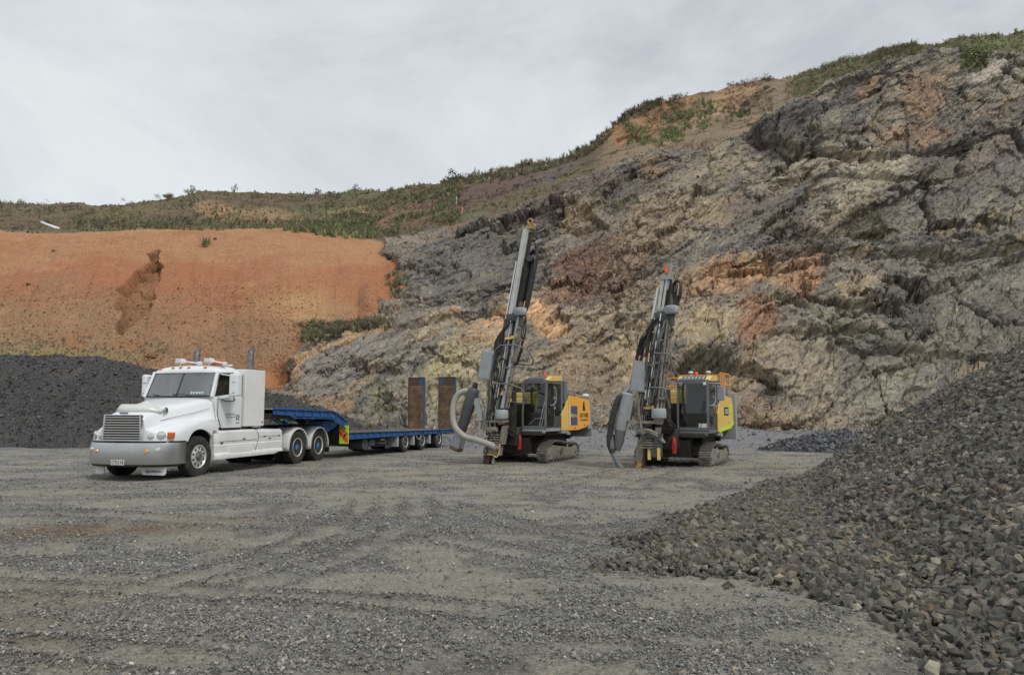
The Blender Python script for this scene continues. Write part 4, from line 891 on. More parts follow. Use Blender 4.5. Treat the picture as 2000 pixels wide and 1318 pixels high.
    # doors
    for sgn in (1, -1):
        m = MB(); m.prism([(-.82, 2.045), (-.80, 1.55), (-.98, 1.21), (-1.86, 1.21), (-1.86, 2.045)], sgn * 1.098, sgn * 1.135); d = m.build('door', M['white'], T, bevel=.01)
        if sgn > 0:
            m = MB(); m.tube([(-.795, 1.138, 2.05), (-.775, 1.138, 1.55), (-.955, 1.138, 1.195), (-1.88, 1.115, 1.195), (-1.88, 1.11, 2.68)], .007, 5); m.build('door_gap', M['black'], d)
            textpart('door_text', 'SIGNATURE', .06, M['mgrey'], d, (-1.34, 1.137, 1.575), (R(90), 0, R(180)), width=.42); textpart('door_text', '027 236 897', .055, M['mgrey'], d, (-1.37, 1.137, 1.50), (R(90), 0, R(180)), width=.40)
            m = MB(); m.box(-1.76, -1.60, 1.134, 1.139, 1.42, 1.56); m.box(-1.76, -1.60, 1.134, 1.139, 1.33, 1.355); m.build('door_sticker', M['mgrey'], d); m = MB(); m.box(-1.70, -1.66, 1.138, 1.142, 1.44, 1.54); m.build('door_emblem', M['paper'], d)
        m = MB(); m.prism([(-.72, 2.06), (-.955, 2.665), (-1.60, 2.69), (-1.64, 2.06)], sgn * 1.035, sgn * 1.041); wn = m.build('door_window', M['glassd'], d)
        m = MB(); m.tube([(-.70, sgn * 1.052, 2.055), (-.95, sgn * 1.035, 2.675), (-1.55, sgn * 1.045, 2.71), (-1.645, sgn * 1.06, 2.6), (-1.65, sgn * 1.07, 2.055)], .014, 6, closed=True); m.build('window_seal', M['black'], wn)
        m = MB(); m.tube(smooth_path([(-.98, sgn * 1.14, 1.985), (-1.0, sgn * 1.20, 1.93), (-1.25, sgn * 1.21, 1.93), (-1.42, sgn * 1.20, 1.96), (-1.45, sgn * 1.14, 2.03)]), .014, 7); m.build('grab_handle', M['black'], d)
        # mirrors
        mx_ = -.92; YM = sgn * (1.54 if sgn > 0 else 1.24); HW = .13 if sgn > 0 else .08; m = MB(); m.box(mx_ - .13, mx_ + .10, YM - HW, YM + HW, 2.05, 2.66, .045); mr = m.build('mirror', M['white'], T)
        m = MB(); m.beam((-.86, sgn * 1.06, 2.02), (mx_, YM, 2.09), .10, .07); m.beam((-.98, sgn * 1.03, 2.66), (mx_, YM * .95, 2.60), .03, .03); m.each('mirror_arm', M['white'], mr)
        m = MB(); m.box(mx_ + .100, mx_ + .106, YM - .03, YM + .07, 2.42, 2.435); m.box(mx_ + .100, mx_ + .106, YM - .03, YM + .07, 2.14, 2.155)
        m.box(mx_ - .137, mx_ - .13, YM - .10, YM + .10, 2.10, 2.61); m.build('mirror_glass', M['mgrey'], mr)
    # roof gear
    for y in (-.84, -.44, -.20, .06, .57):
        m = MB(); m.box(-.02, .035, -.038, .038, -.012, .012, .006, Matrix.Translation((-.965, y, 2.846 - .03 * (abs(y) > .8))) @ Matrix.Rotation(R(38), 4, 'Y')); m.build('marker_lamp', M['orange'], roof)
    for y in (-.36, .55):
        m = MB(); m.box(-1.24, -1.06, y - .11, y + .11, 2.97, 3.10, .02); m.tube([(-1.15, y, 2.90), (-1.15, y, 2.98)], .02, 8); fl = m.build('work_lamp', M['white'], roof)
        m = MB(); m.box(-1.062, -1.052, y - .085, y + .085, 2.985, 3.085, .01); m.build('lamp_lens', M['lens'], fl)
    m = MB(); m.tube([(-1.12, -.25, 3.03), (-1.2, .18, 2.97)], .02, 8); m.box(-1.25, -1.15, .17, .27, 2.92, 3.02, .01); m.tube([(-1.12, .64, 3.02), (-1.25, 1.0, 2.96)], .022, 8); m.box(-1.3, -1.2, .93, 1.02, 2.90, 3.0, .01); m.tube([(-1.35, .5, 2.95), (-1.7, .9, 2.93)], .02, 6); m.build('air_horn', M['white'], roof)
    m = MB(); m.box(-1.42, -1.25, .50, .95, 2.98, 3.06, .02); m.box(-1.40, -1.27, .55, .9, 2.92, 2.985); m.build('beacon', M['orange'], roof)
    # box behind the cab, exhaust stacks
    m = MB(); m.box(-2.93, -1.955, -1.17, 1.17, 1.235, 2.835, .02); bx = m.build('rear_fairing', M['whited'], T)
    m = MB(); m.box(-2.86, -2.79, 1.168, 1.19, 1.33, 1.37, .01); m.build('side_marker', M['red'], bx)
    for y in (.80, -1.02):
        st = MB(); pts = [(-2.70, y, 2.6), (-2.70, y, 3.42), (-2.71, y, 3.52), (-2.74, y, 3.58)]; st.tube([(-2.70, y, 2.5), (-2.70, y, 3.35)], .098, 18)
        ring = []; n = 18
        V = []; F = []
        for k in range(n):
            a = 2 * math.pi * k / n; V.append((-2.70 + .098 * math.cos(a), y + .098 * math.sin(a), 3.34)); V.append((-2.70 + .098 * math.cos(a) - .03, y + .098 * math.sin(a), 3.48 + .11 * (-math.cos(a)) + .05 * math.sin(a)))
        for k in range(n): F.append((2 * k, (2 * k + 2) % (2 * n), (2 * k + 3) % (2 * n), 2 * k + 1))
        st.add(V, F, True); so_ = st.build('exhaust_stack', M['steel'], T); 
    # frame, axles, tanks, side skirts
    m = MB()
    for q in (-1, 1): m.box(-7.2, 1.1, q * .42 - .05, q * .42 + .05, .72, 1.0)
    m.box(-6.6, -4.2, -.5, .5, .55, .72); m.box(-5.9, -4.9, -.45, .45, 1.0, 1.14); m.tube([(-4.85, -1.0, .52), (-4.85, 1.0, .52)], .11, 12); m.tube([(-6.2, -1.0, .52), (-6.2, 1.0, .52)], .11, 12); m.tube([(0, -1.0, .5), (0, 1.0, .5)], .08, 12); m.box(-.7, 1.1, -.75, .75, .5, .9)
    m.box(-1.95, -.6, -1.05, 1.05, .75, 1.2); m.build('chassis', M['dark'], T)
    for sgn in (1, -1):
        m = MB(); G = []
        for x in [-.62, -.7, -.9, -1.4, -2.0, -2.5, -2.52, -3.0, -3.5, -3.75, -3.86, -3.92]:
            f0 = max(0, (x + .95) / .33); zt = 1.15 - .0 * x - (.03 if x < -2.51 else 0); inn = .10 * f0
            zb = .42 + (.0 if x > -3.6 else (-3.6 - x) * .35); lft = 0 if x < -.75 else .04
            flare = .05 * math.exp(-((x + 1.05) / .22) ** 2)
            G.append([(x, sgn * (.70), zt + .02), (x, sgn * 1.10, zt), (x, sgn * (1.165 - inn * .2), zt - .05), (x, sgn * (1.18), zt - .28), (x, sgn * (1.165), .78), (x, sgn * (1.185), .755), (x, sgn * 1.175, .56), (x, sgn * (1.20 + flare), .53), (x, sgn * (1.215 + flare), .46), (x, sgn * (1.20 + flare), zb - .02), (x, sgn * .95, zb)])
        m.sheet(G); m.add([G[-1][k] for k in range(11)], [list(range(11))]); m.add([G[0][k] for k in range(11)], [list(range(11))]); sk = m.build('side_skirt', M['whited'], T)
        m = MB()
        m.tube([(-2.56, sgn * 1.18, 1.12), (-2.66, sgn * 1.19, .95), (-2.62, sgn * 1.18, .78), (-2.50, sgn * 1.19, .56)], .007, 5); m.tube([(-.85, sgn * 1.184, .86), (-2.55, sgn * 1.184, .86)], .004, 4); m.tube([(-2.7, sgn * 1.184, .93), (-3.8, sgn * 1.184, .93)], .004, 4)
        for x, z in ((-.95, .82), (-1.95, .90), (-2.98, .93), (-3.25, .86), (-3.75, .93)): m.box(x - .05, x + .05, sgn * 1.175, sgn * 1.192, z - .014, z + .014)
        m.each('skirt_latch', M['black'], sk)
        m = MB(); m.box(-2.35, -1.25, sgn * 1.18, sgn * 1.20, .50, .70, .02); m.build('step_panel', M['whited'], sk)
    # guards over the drive wheels
    for sgn in (1, -1):
        for xc in (-4.85, -6.2):
            m = MB(); G = []
            for k in range(17):
                a = R(-8 + 196 * k / 16); rr = .63; x, z = xc + rr * math.cos(a), .52 + rr * math.sin(a)
                x2, z2 = xc + (rr - .06) * math.cos(a), .52 + (rr - .06) * math.sin(a)
                G.append([(x, sgn * .55, z), (x, sgn * 1.17, z), (x * 1 - 0, sgn * 1.215, z - .02 * math.sin(a)), (x2, sgn * 1.225, z2)])
            m.sheet(G); m.build('wheel_guard', M['whited'], T, solid=.012)
        m = MB(); m.box(-6.92, -6.89, sgn * .6, sgn * 1.2, .26, .95); m.build('mud_flap', M['black'], T)
    lm = MB(); lm.tube([(-4.15, 1.0, 1.36), (-4.15, 1.0, 1.42)], .05, 12); lm.build('reflector_post', M['hiv'], T)
    for sgn in (1, -1):
        make_wheel(T, (0, sgn * 1.06, .52), 'front', flip=sgn < 0)
        for xc in (-4.85, -6.2): make_wheel(T, (xc, sgn * 1.05, .52), 'drive', flip=sgn < 0, dual=True)
    m = MB(); m.lathe([(-.05, .45), (0, .47), (.04, .44)], 24, 'z', (-5.5, 0, 1.16)); m.build('fifth_wheel', M['dark'], T)
make_truck()

# ------------------------------------------------------------------ low-loader trailer
def make_trailer():
    T = tag(empty('low_loader_trailer', (-5.47, 30.77, 0), heading(18.5)), 'blue low loader trailer with timber deck and raised ramps coupled behind the white truck', 'trailer')
    W = 1.25
    # deck timber
    m = MB(); m.prism([(4.55, .905), (-4.6, .80), (-5.25, .60), (-5.25, .57), (-4.6, .76), (4.55, .865)], -1.17, 1.17); dk = m.build('deck', M['wood'], T)
    m = MB()
    for k in range(17):
        y = -1.1 + k * .1375; m.prism([(4.5, .9085), (-4.58, .8035), (-4.58, .80), (4.5, .905)], y - .004, y + .004)
    m.build('plank_gap', M['rustd'], dk)
    m = MB(); m.prism([(8.7, 1.74), (5.45, 1.655), (4.62, 1.32), (4.62, 1.29), (5.45, 1.625), (8.7, 1.71)], -1.1, 1.1); m.build('gooseneck_deck', M['wood'], T)
    for sgn in (1, -1):
        m = MB(); o, i = sgn * W, sgn * (W - .07)
        m.prism([(4.6, .90), (-4.6, .795), (-5.3, .595), (-5.3, .50), (-4.6, .665), (4.6, .67)], i, sgn * (W - .055)); 
        m.prism([(4.6, .91), (-4.6, .805), (-5.3, .605), (-5.3, .585), (-4.6, .785), (4.6, .888)], i, o); m.prism([(4.6, .69), (-4.6, .675), (-4.6, .655), (4.6, .668)], i, o)
        for k in range(20):
            x = 4.5 - k * .475; z1 = .888 - (4.6 - x) * .0113; m.box(x - .008, x + .008, min(i, o), max(i, o) , .67, z1)
        m.build('side_rail', M['blue'], T)
        m = MB()
        m.prism([(8.72, 1.75), (5.5, 1.64), (4.6, 1.28), (4.6, 1.10), (4.75, 1.12), (5.5, 1.44), (7.7, 1.50), (7.75, 1.53), (8.72, 1.57)], i, sgn * (W - .055))
        m.prism([(8.72, 1.77), (5.48, 1.66), (4.56, 1.295), (4.56, 1.27), (5.5, 1.635), (8.72, 1.72)], i, o); m.prism([(8.72, 1.58), (7.9, 1.55), (7.7, 1.46), (5.55, 1.41), (4.62, 1.03), (4.62, 1.0), (5.55, 1.385), (7.72, 1.435), (7.9, 1.525), (8.72, 1.56)], i, o)
        for k in range(9):
            x = 8.6 - k * .47; z1 = 1.745 - (9.6 - x) * .0262 if x > 5.5 else 1.62 - (5.5 - x) * .39; z0 = 1.57 if x > 7.8 else (1.40 if x > 5.5 else 1.37 - (5.5 - x) * .38); m.box(x - .008, x + .008, min(i, o), max(i, o), z0, z1)
        m.build('gooseneck_rail', M['blue'], T)
    m = MB()
    for q in (-1, 1):
        m.prism([(8.6, 1.58), (5.4, 1.42), (4.7, 1.1), (4.7, .55), (4.3, .5), (-4.9, .5), (-4.9, .62), (4.2, .68), (4.5, 1.25), (5.4, 1.6), (8.6, 1.70)], q * .45 - .06, q * .45 + .06)
    m.box(4.45, 4.60, -1.2, 1.2, .55, 1.20); m.box(5.2, 8.65, -1.1, 1.1, 1.42, 1.60)
    for k in range(14): m.box(4.2 - k * .65, 4.28 - k * .65, -1.15, 1.15, .62, .74)
    for x in (0, -1.6, -3.2): m.tube([(x, -1.1, .42), (x, 1.1, .42)], .09, 10); m.box(x - .1, x + .5, -.5, .5, .35, .6)
    m.box(1.1, 2.3, -1.0, 1.0, .30, .64, .03); m.build('frame', M['dark'], T)
    m = MB(); m.box(3.9, 4.6, -.9, .9, .9, 1.12); m.prism([(4.7, 1.15), (5.3, .95), (5.6, .95), (5.6, 1.3), (5.0, 1.35)], .3, .9); m.build('gooseneck_brace', M['blue'], T)
    m = MB(); m.tube([(3.1, .5, .45), (3.1, 1.1, .45)], .22, 18); m.box(2.4, 2.8, .9, 1.12, .35, .6, .02); m.tube([(2.2, 1.12, .45), (1.6, 1.12, .40), (1.5, 1.12, .6)], .03, 8); m.build('air_tank', M['dgrey'], T)
    m = MB()
    for y in (1.13,):
        for k in range(3): m.box(1.9 - k * .11, 1.97 - k * .11, y, y + .006, .53, .59)
    m.build('yellow_numbers', M['goldink'], T)
    for x in (.62, -.82, -2.42):
        for sgn in (1, -1):
            m = MB(); m.box(x - .02, x + .14, sgn * .75, sgn * 1.20, .24, .66, .01); m.build('mud_flap', M['lgrey'], T)
    for x in (0, -1.6, -3.3):
        for sgn in (1, -1): make_wheel(T, (x, sgn * 1.08, .40), 'trailer', .40, .24, sgn < 0, True, 'steel')
    m = MB(); m.tube(smooth_path([(-.95, 1.2, .66), (-1.0, 1.24, .52), (-1.2, 1.24, .47), (-1.4, 1.22, .58), (-1.42, 1.2, .66)]), .018, 6); m.build('air_hose', M['hose'], T)
    # hazard board
    m = MB(); m.box(4.66, 4.69, .98, 1.34, .52, 1.16, .004); hb = m.build('hazard_board', M['hiv'], T)
    m = MB(); m.prism([(.985, 1.0), (1.335, .72), (1.335, .545), (1.20, .60), (.985, .88)], 4.691, 4.694, 'x'); m.prism([(.985, 1.13), (.985, 1.04), (1.335, .78), (1.335, .88)], 4.691, 4.694, 'x')
    for mm in m.V: pass
    m.build('orange_stripe', M['hio'], hb); m = MB(); m.tube([(4.69, 1.22, .83), (4.73, 1.22, .83)], .04, 10); m.build('reflector', M['dark'], hb)
    # ramps standing up at the tail
    for y0, y1 in ((-1.22, -.38), (.38, 1.24)):
        m = MB(); x = -5.05; tl = .10
        m.box(x - .02, x + .02, y0 + .05, y1 - .05, .62, 2.86); rp = m.build('ramp', M['rust'], T, label=None)
        m = MB(); m.box(x - .09, x + .04, y0, y0 + .06, .58, 3.24); m.box(x - .021, x + .03, y0 + .06, y1 - .06, 2.86, 3.24); m.box(x - .09, x + .045, y0, y1, 3.22, 3.26)
        for k in range(12): m.box(x - .05, x - .02, y0 + .05, y1 - .05, .7 + k * .18, .74 + k * .18)
        m.build('ramp_frame', M['rustd'], rp)
        m = MB(); m.box(x - .12, x + .045, y1 - .035, y1 + .01, .56, 3.22); yy = y1 - .22 if y0 < 0 else y0 + .08; m.box(x + .028, x + .034, yy, yy + .16, 2.88, 3.2); m.build('ramp_rail', M['dblue'], rp)
        m = MB()
        for k in range(26): m.box(x + .018, x + .030, y0 + .08, y1 - .10, .68 + k * .083, .70 + k * .083)
        m.build('ramp_cleat', M['rustd'], rp)
make_trailer()
#==RIGS==
# ------------------------------------------------------------------ crawler drill rigs (x forward, y left, z up)
def make_track(T, sgn, name='crawler_track'):
    """endless chain of shoes round idler, rollers and sprocket"""
    y0, y1 = sgn * .80, sgn * 1.15; ya, yb = min(y0, y1), max(y0, y1)
    path = [(.10, .30), (.06, .14), (-.06, .03), (-.30, .015), (-1.3, .01), (-2.35, .015), (-2.58, .06), (-2.70, .20), (-2.71, .34), (-2.62, .48), (-2.42, .56), (-1.7, .60), (-.95, .69), (-.62, .70), (-.2, .58), (.02, .46)]
    P = [Vector((x, 0, z)) for x, z in path]; n = len(P); L_ = [(P[(i + 1) % n] - P[i]).length for i in range(n)]; tot = sum(L_); ns = 46
    m = MB()
    for k in range(ns):
        d = tot * k / ns; i = 0
        while d > L_[i]: d -= L_[i]; i += 1
        a, b = P[i], P[(i + 1) % n]; t = (b - a).normalized(); c = a + t * d; nr = Vector((t.z, 0, -t.x))
        if nr.dot(c - Vector((-1.3, 0, .35))) < 0: nr = -nr
        Mx = Matrix(((t.x, 0, nr.x, c.x), (0, 1, 0, 0), (t.z, 0, nr.z, c.z), (0, 0, 0, 1)))
        m.box(-.052, .052, ya, yb, -.022, .0, M=Mx); m.box(-.045, -.022, ya + .004, yb - .004, 0, .032, M=Mx); m.box(.018, .034, ya + .004, yb - .004, 0, .026, M=Mx)
        m.box(-.06, .06, ya + .10, yb - .10, -.06, -.02, M=Mx)
    tr = m.build(name, M['shoe'], T)
    m = MB(); m.prism([(-.10, .14), (-.12, .42), (-.55, .56), (-.95, .52), (-2.2, .42), (-2.35, .38), (-2.35, .14), (-2.2, .10), (-.3, .09)], ya + .05, yb - .035); m.build('track_frame', M['dust'], tr, bevel=.015)
    m = MB()
    for x, z, r in ((-.18, .31, .22), (-2.42, .31, .21)): m.lathe([(ya + .08, r * .8), (ya + .09, r), (yb - .05, r), (yb - .04, r * .8), (yb - .035, .09), (yb - .01, .08), (yb - .01, .01)], 20, 'y', (x, 0, z))
    m.each('idler_wheel', M['dust'], tr)
    m = MB()
    for k in range(7): m.lathe([(ya + .1, .09), (yb - .035, .09), (yb - .02, .05), (yb - .02, .005)], 14, 'y', (-.55 - k * .26, 0, .12))
    m.lathe([(yb - .04, .13), (yb - .015, .12), (yb - .01, .01)], 18, 'y', (-1.15, 0, .36)); m.each('track_roller', M['steel'], tr)
def make_rig(v, loc, deg, label):
    T = tag(empty('drill_rig', loc, heading(deg)), label, 'drill rig')
    rg = random.Random(20 + v); A = v == 1
    for sgn in (1, -1): make_track(T, sgn)
    m = MB(); m.prism([(-.25, .34), (-.25, .62), (-.7, .92), (-2.2, .92), (-2.4, .6), (-2.4, .36)], -.80, .80); m.box(-3.1, .15, -.95, 1.0, .88, 1.02, .02)
    m.prism([(-2.3, .9), (-2.3, .7), (-3.6, .98), (-3.9, 1.05), (-3.9, 1.1)], -.9, .95); m.box(-.2, .45, -.55, .25, .55, 1.15, .05); m.box(-.9, -.1, -.95, .28, .95, 1.9, .05)
    m.prism([(.0, .30), (.12, .8), (-.3, .95), (-.8, .95), (-.8, .3)], -.5, .55); m.tube([(-.5, -.8, .42), (-.5, .8, .42)], .16, 12); m.tube([(-1.9, -.8, .42), (-1.9, .8, .42)], .16, 12)
    m.build('undercarriage', M['dark'], T)
    # ---- cab
    y0, y1 = (.26, 1.12) if A else (.18, 1.12); zt = 2.62 if A else 2.54; x1 = 0.0; x0 = -1.25
    m = MB(); m.box(x0, x1 + .03, y0, y1, 1.0, 1.13, .015); m.box(x1 - .02, x1 + .09, y0 + .02, y1 - .05, .95, 1.06, .015)
    m.box(x0 - .02, x0 + .06, y0, y1, 1.0, zt); cab = m.build('cab_frame', M['mgrey'] if not A else M['lgrey'], T)
    m = MB()
    fx = lambda z: x1 + .03 - max(0, (z - 1.6)) * .10
    for y in (y0 + .03, y1 - .03):
        m.beam((fx(1.1) + .0, y, 1.1), (fx(1.6), y, 1.6), .06, .07, up=(1, 0, 0)); m.beam((fx(1.6), y, 1.6), (fx(zt), y, zt), .06, .07, up=(1, 0, 0)); m.beam((x0 + .05, y, 1.1), (x0 + .05, y, zt), .07, .07, up=(1, 0, 0))
        m.beam((x1 - .62, y, 1.1), (x1 - .62, y, zt), .05, .05, up=(1, 0, 0)); m.beam((fx(zt), y, zt - .03), (x0, y, zt - .03), .06, .07)
    m.beam((fx(zt), y0, zt - .03), (fx(zt), y1, zt - .03), .06, .08); m.beam((fx(1.14), y0, 1.14), (fx(1.14), y1, 1.14), .06, .09); m.build('cab_pillar', M['mgrey'], cab)
    m = MB(); m.add([(fx(z) + .012, y, z) for z in (1.16, 1.6, zt - .06) for y in (y0 + .05, y1 - .05)], [(0, 1, 3, 2), (2, 3, 5, 4)]); wsn = m.build('windscreen', M['glassd'], cab)
    m = MB(); m.tube([(fx(1.2) + .03, y0 + .62, 1.18), (fx(1.9) + .03, y0 + .80, 1.95)], .012, 6); m.tube([(fx(1.2) + .03, y0 + .70, 1.18), (fx(1.9) + .03, y0 + .86, 1.95)], .010, 6)
    m.tube([(fx(1.2) + .035, y0 + .25, 1.22), (fx(1.25) + .04, y0 + .5, 1.42), (fx(1.25) + .04, y0 + .85, 1.42)], .008, 5); m.build('wiper', M['lgrey'] if A else M['black'], wsn)
    if not A: m = MB(); m.box(fx(1.3) + .02, fx(1.3) + .026, y0 + .62, y0 + .90, 1.18, 1.30); m.build('sticker', M['paper'], wsn)
    m = MB(); m.add([(x1 - .03, y1 + .001, 1.16), (x1 - .59, y1 + .001, 1.16), (x1 - .59, y1 + .001, zt - .08), (fx(zt) - .04, y1 + .001, zt - .08)], [(0, 1, 2, 3)]); m.add([(x1 - .66, y1 + .001, 1.5), (x0 + .1, y1 + .001, 1.5), (x0 + .1, y1 + .001, zt - .08), (x1 - .66, y1 + .001, zt - .08)], [(0, 1, 2, 3)]); m.build('side_window', M['glassd'], cab)
    m = MB(); m.box(x0 + .04, x1 - .63, y1 - .04, y1, 1.1, 1.5); m.box(x1 - .57, x1 - .05, y1 - .03, y1 + .0, 1.1, 1.17); dr = m.build('cab_door', M['dgrey'], cab)
    m = MB(); m.tube(smooth_path([(x1 - .50, y1 + .02, 2.42), (x1 - .55, y1 + .08, 2.38), (x1 - .56, y1 + .08, 2.0), (x1 - .4, y1 + .06, 1.86), (x1 - .2, y1 + .04, 1.84)], 5), .015, 6); m.box(x1 - .60, x1 - .55, y1, y1 + .05, 2.05, 2.12); m.box(x1 - .60, x1 - .55, y1, y1 + .05, 1.72, 1.8); m.build('door_handle', M['lgrey'], dr)
    m = MB(); m.box(x0 + .1, x0 + .42, y0 + .2, y1 - .25, 1.35, 1.95, .05); m.box(x0 + .2, x0 + .75, y0 + .2, y1 - .25, 1.3, 1.42, .04); m.box(x0 + .12, x0 + .3, y0 + .32, y1 - .38, 1.97, 2.18, .03); m.box(x1 - .35, x1 - .15, y0 + .08, y0 + .3, 1.12, 1.7, .02); m.tube([(x1 - .25, y0 + .75, 1.1), (x1 - .3, y0 + .72, 1.6)], .03, 8); m.box(x1 - .32, x1 - .26, y0 + .6, y0 + .8, 1.6, 1.78, .01); m.build('operator_seat', M['seat'], cab)
    m = MB(); m.box(x0, x1 - .02, y0 + .02, y1 - .02, 1.131, 1.15); m.box(x0 + .061, x0 + .08, y0 + .02, y1 - .02, 1.15, zt - .02); m.box(x0, x1 - .1, y0 + .02, y0 + .035, 1.15, 1.7); m.build('cab_lining', M['int'], cab)
    # roof: grey bars of the falling-object guard between yellow cheeks
    m = MB(); m.box(x0, fx(zt) + .03, y0 - .01, y1 + .01, zt, zt + .05, .015); rf = m.build('cab_roof', M['mgrey'], cab)
    m = MB(); xa, xb = fx(zt) + .02, x0 + .1
    for k in range(7):
        y = y0 + .10 + k * (y1 - y0 - .28) / 6; m.beam((xa, y, zt + .06), (xa - .28, y, zt + .15), .05, .02); m.beam((xa - .28, y, zt + .15), (xb, y, zt + .19), .05, .02)
    for k in range(3): m.beam((xa - .05 - k * .3, y0 + .05, zt + .07 + min(k, 1) * .075), (xa - .05 - k * .3, y1 - .14, zt + .07 + min(k, 1) * .075), .06, .03)
    m.build('roof_guard', M['mgrey'] if A else M['lgrey'], rf)
    for yy, w_ in ((y1 - .115, .15), (y0 - .0, .07)):
        m = MB(); m.prism([(xa + .02, zt + .01), (xa - .02, zt + .05), (xa - .30, zt + .17), (xb, zt + .20), (xb, zt + .03), (xa - .3, zt + .0)], yy, yy + w_); m.build('roof_cheek', M['yel'], rf, bevel=.02)
    for k in (0, 1):
        yy = y0 + .06 + k * (y1 - y0 - .22); m = MB(); m.box(fx(zt) + .03, fx(zt) + .08, yy, yy + .10, zt - .12, zt - .03, .01); 
        if not A: m.build('cab_lamp', M['lens'], rf)
    m = MB(); m.lathe([(0, .055), (.09, .05), (.12, .03), (.12, .005)], 14, 'z', ((-.55 if A else -.75), (y0 + y1) / 2 + (.12 if A else -.05), zt + .19)); m.build('beacon', M['hio'], rf)
    # ---- engine house
    ym = M['org'] if A else M['yel']
    side = [(-1.72, 1.0), (-1.72, 2.05), (-1.80, 2.18), (-3.62, 2.06), (-3.70, 1.95), (-3.72, 1.22), (-3.3, 1.08), (-2.6, 1.0)] if A else [(-1.72, 1.05), (-1.72, 2.1), (-1.95, 2.16), (-3.25, 2.08), (-3.45, 1.85), (-3.5, 1.25), (-3.0, 1.12)]
    m = MB(); m.prism(side, -1.0, 1.12); hs = m.build('engine_house', M['mgrey'], T)
    m = MB(); m.prism(side, 1.121, 1.165); pn = m.build('side_panel', ym, hs, bevel=.008)
    m = MB(); m.prism([(-1.12, 1.01), (-1.12, 1.52), (-1.62, 2.0), (-1.71, 2.04), (-1.71, 1.01)] if A else [(-1.05, 1.03), (-1.05, 1.60), (-1.52, 2.06), (-1.71, 2.08), (-1.71, 1.05)], 1.125, 1.16); m.build('front_panel', M['yel'], hs, bevel=.008)
    m = MB(); m.box(-1.72, -1.60, -.95, .14, 1.72, 2.12, .02); m.box(-1.70, -1.62, -.9, .1, 2.14, 2.3, .02); m.build('front_cover', M['yel'], hs)
    m = MB(); m.box(-1.70, -1.45, .2, 1.12, 1.9, 2.66 if A else 2.5); 
    for k in range(9): m.box(-1.74, -1.70, .9, 1.10, 2.24 + k * .045, 2.265 + k * .045)
    m.build('air_intake', M['mgrey'], hs)
    m = MB(); m.prism([(-1.15, .92), (-1.15, 1.02), (-1.75, 1.02), (-1.75, .92)], .6, 1.14); m.box(-2.0, -1.7, .9, 1.1, .86, .98); m.build('step_box', M['lgrey'], hs)
    m = MB(); m.box(-3.98, -3.74, -1.0, 1.10, 1.0 if A else .75, 1.98, .03); m.box(-4.02, -3.98, .2, 1.12, .72, 2.05, .01) if A else m.box(-3.9, -3.7, .7, 1.22, .72, 2.28, .03); m.build('rear_panel', M['lgrey'], hs)
    m = MB(); m.box(-3.0, -2.0, -.7, .7, 2.05, 2.32, .05); m.tube([(-2.4, .5, 2.1), (-2.4, .5, 2.5)], .05, 10); m.tube([(-2.0, .9, 2.1), (-2.0, .9, 2.35), (-2.9, .9, 2.35), (-2.9, .9, 2.1)], .02, 6); m.build('engine_deck', M['mgrey'], hs)
    def put(name, txt, sz, mt, x, z, wd, par=pn, y=1.167, sh=0.0): textpart(name, txt, sz, mt, par, (x, y, z), (R(90), 0, R(180)), width=wd, shear=sh)
    if A:
        m = MB(); m.box(-2.50, -1.87, 1.165, 1.169, 1.17, 1.83); sg = m.build('maker_sign', M['sign'], pn); m = MB(); m.box(-1.87, -1.79, 1.165, 1.170, 1.16, 1.86); m.build('sign_edge', M['paper'], sg)
        put('sign_text', 'Epiroc', .17, M['goldink'], -2.26, 1.50, .42, sg, 1.171); m = MB(); m.lathe([(0, .062), (.004, .062)], 20, 'y', (-1.96, 1.169, 1.51)); m.build('sign_emblem', M['goldink'], sg)
        m = MB(); m.prism([(-3.02, 1.66), (-3.0, 1.80), (-3.08, 1.98), (-3.13, 2.02), (-3.17, 1.97), (-3.19, 1.84), (-3.25, 1.70), (-3.25, 1.66), (-3.18, 1.67), (-3.17, 1.72), (-3.12, 1.66)], 1.164, 1.170); m.build('figure_emblem', M['ink'], pn)
        put('firm_text', "ROCK 'N RUBBLE", .22, M['ink'], -3.14, 1.50, .82); put('firm_line', 'WWW.ROCKNRUBBLE.CO.NZ', .10, M['rust'], -3.14, 1.335, .78)
        m = MB(); m.box(-2.3, -2.2, 1.165, 1.175, 1.06, 1.09); m.box(-3.25, -3.15, 1.165, 1.175, 1.15, 1.18); m.each('panel_latch', M['ink'], pn)
        m = MB(); m.tube([(-3.72, 1.0, 2.05), (-3.72, 1.0, 2.16)], .04, 10); m.lathe([(0, .07), (.02, .13), (.07, .135), (.11, .08), (.12, .01)], 20, 'z', (-3.72, 1.0, 2.16)); m.build('antenna_dome', M['paper'], hs)
    else:
        m = MB(); m.box(-2.66, -1.95, 1.165, 1.169, 1.52, 1.78); sg = m.build('maker_sign', M['ink'], pn); m = MB(); m.box(-2.55, -2.08, 1.169, 1.172, 1.58, 1.72); m.build('sign_plate', M['paper'], sg); put('sign_text', 'ROC D', .12, M['ink'], -2.31, 1.65, .38, sg, 1.1735)
        m = MB(); m.prism([(-2.9, 1.86), (-3.25, 1.84), (-3.25, 1.60), (-2.9, 1.60)], 1.165, 1.169); m.build('hi_vis_sticker', M['hiv'], pn)
        m = MB(); m.prism([(-1.19, 1.01), (-1.19, 1.09), (-3.0, 1.19), (-3.48, 1.32), (-3.48, 1.24), (-3.0, 1.10)], 1.156, 1.172); m.build('hi_vis_strip', M['hiv'], pn)
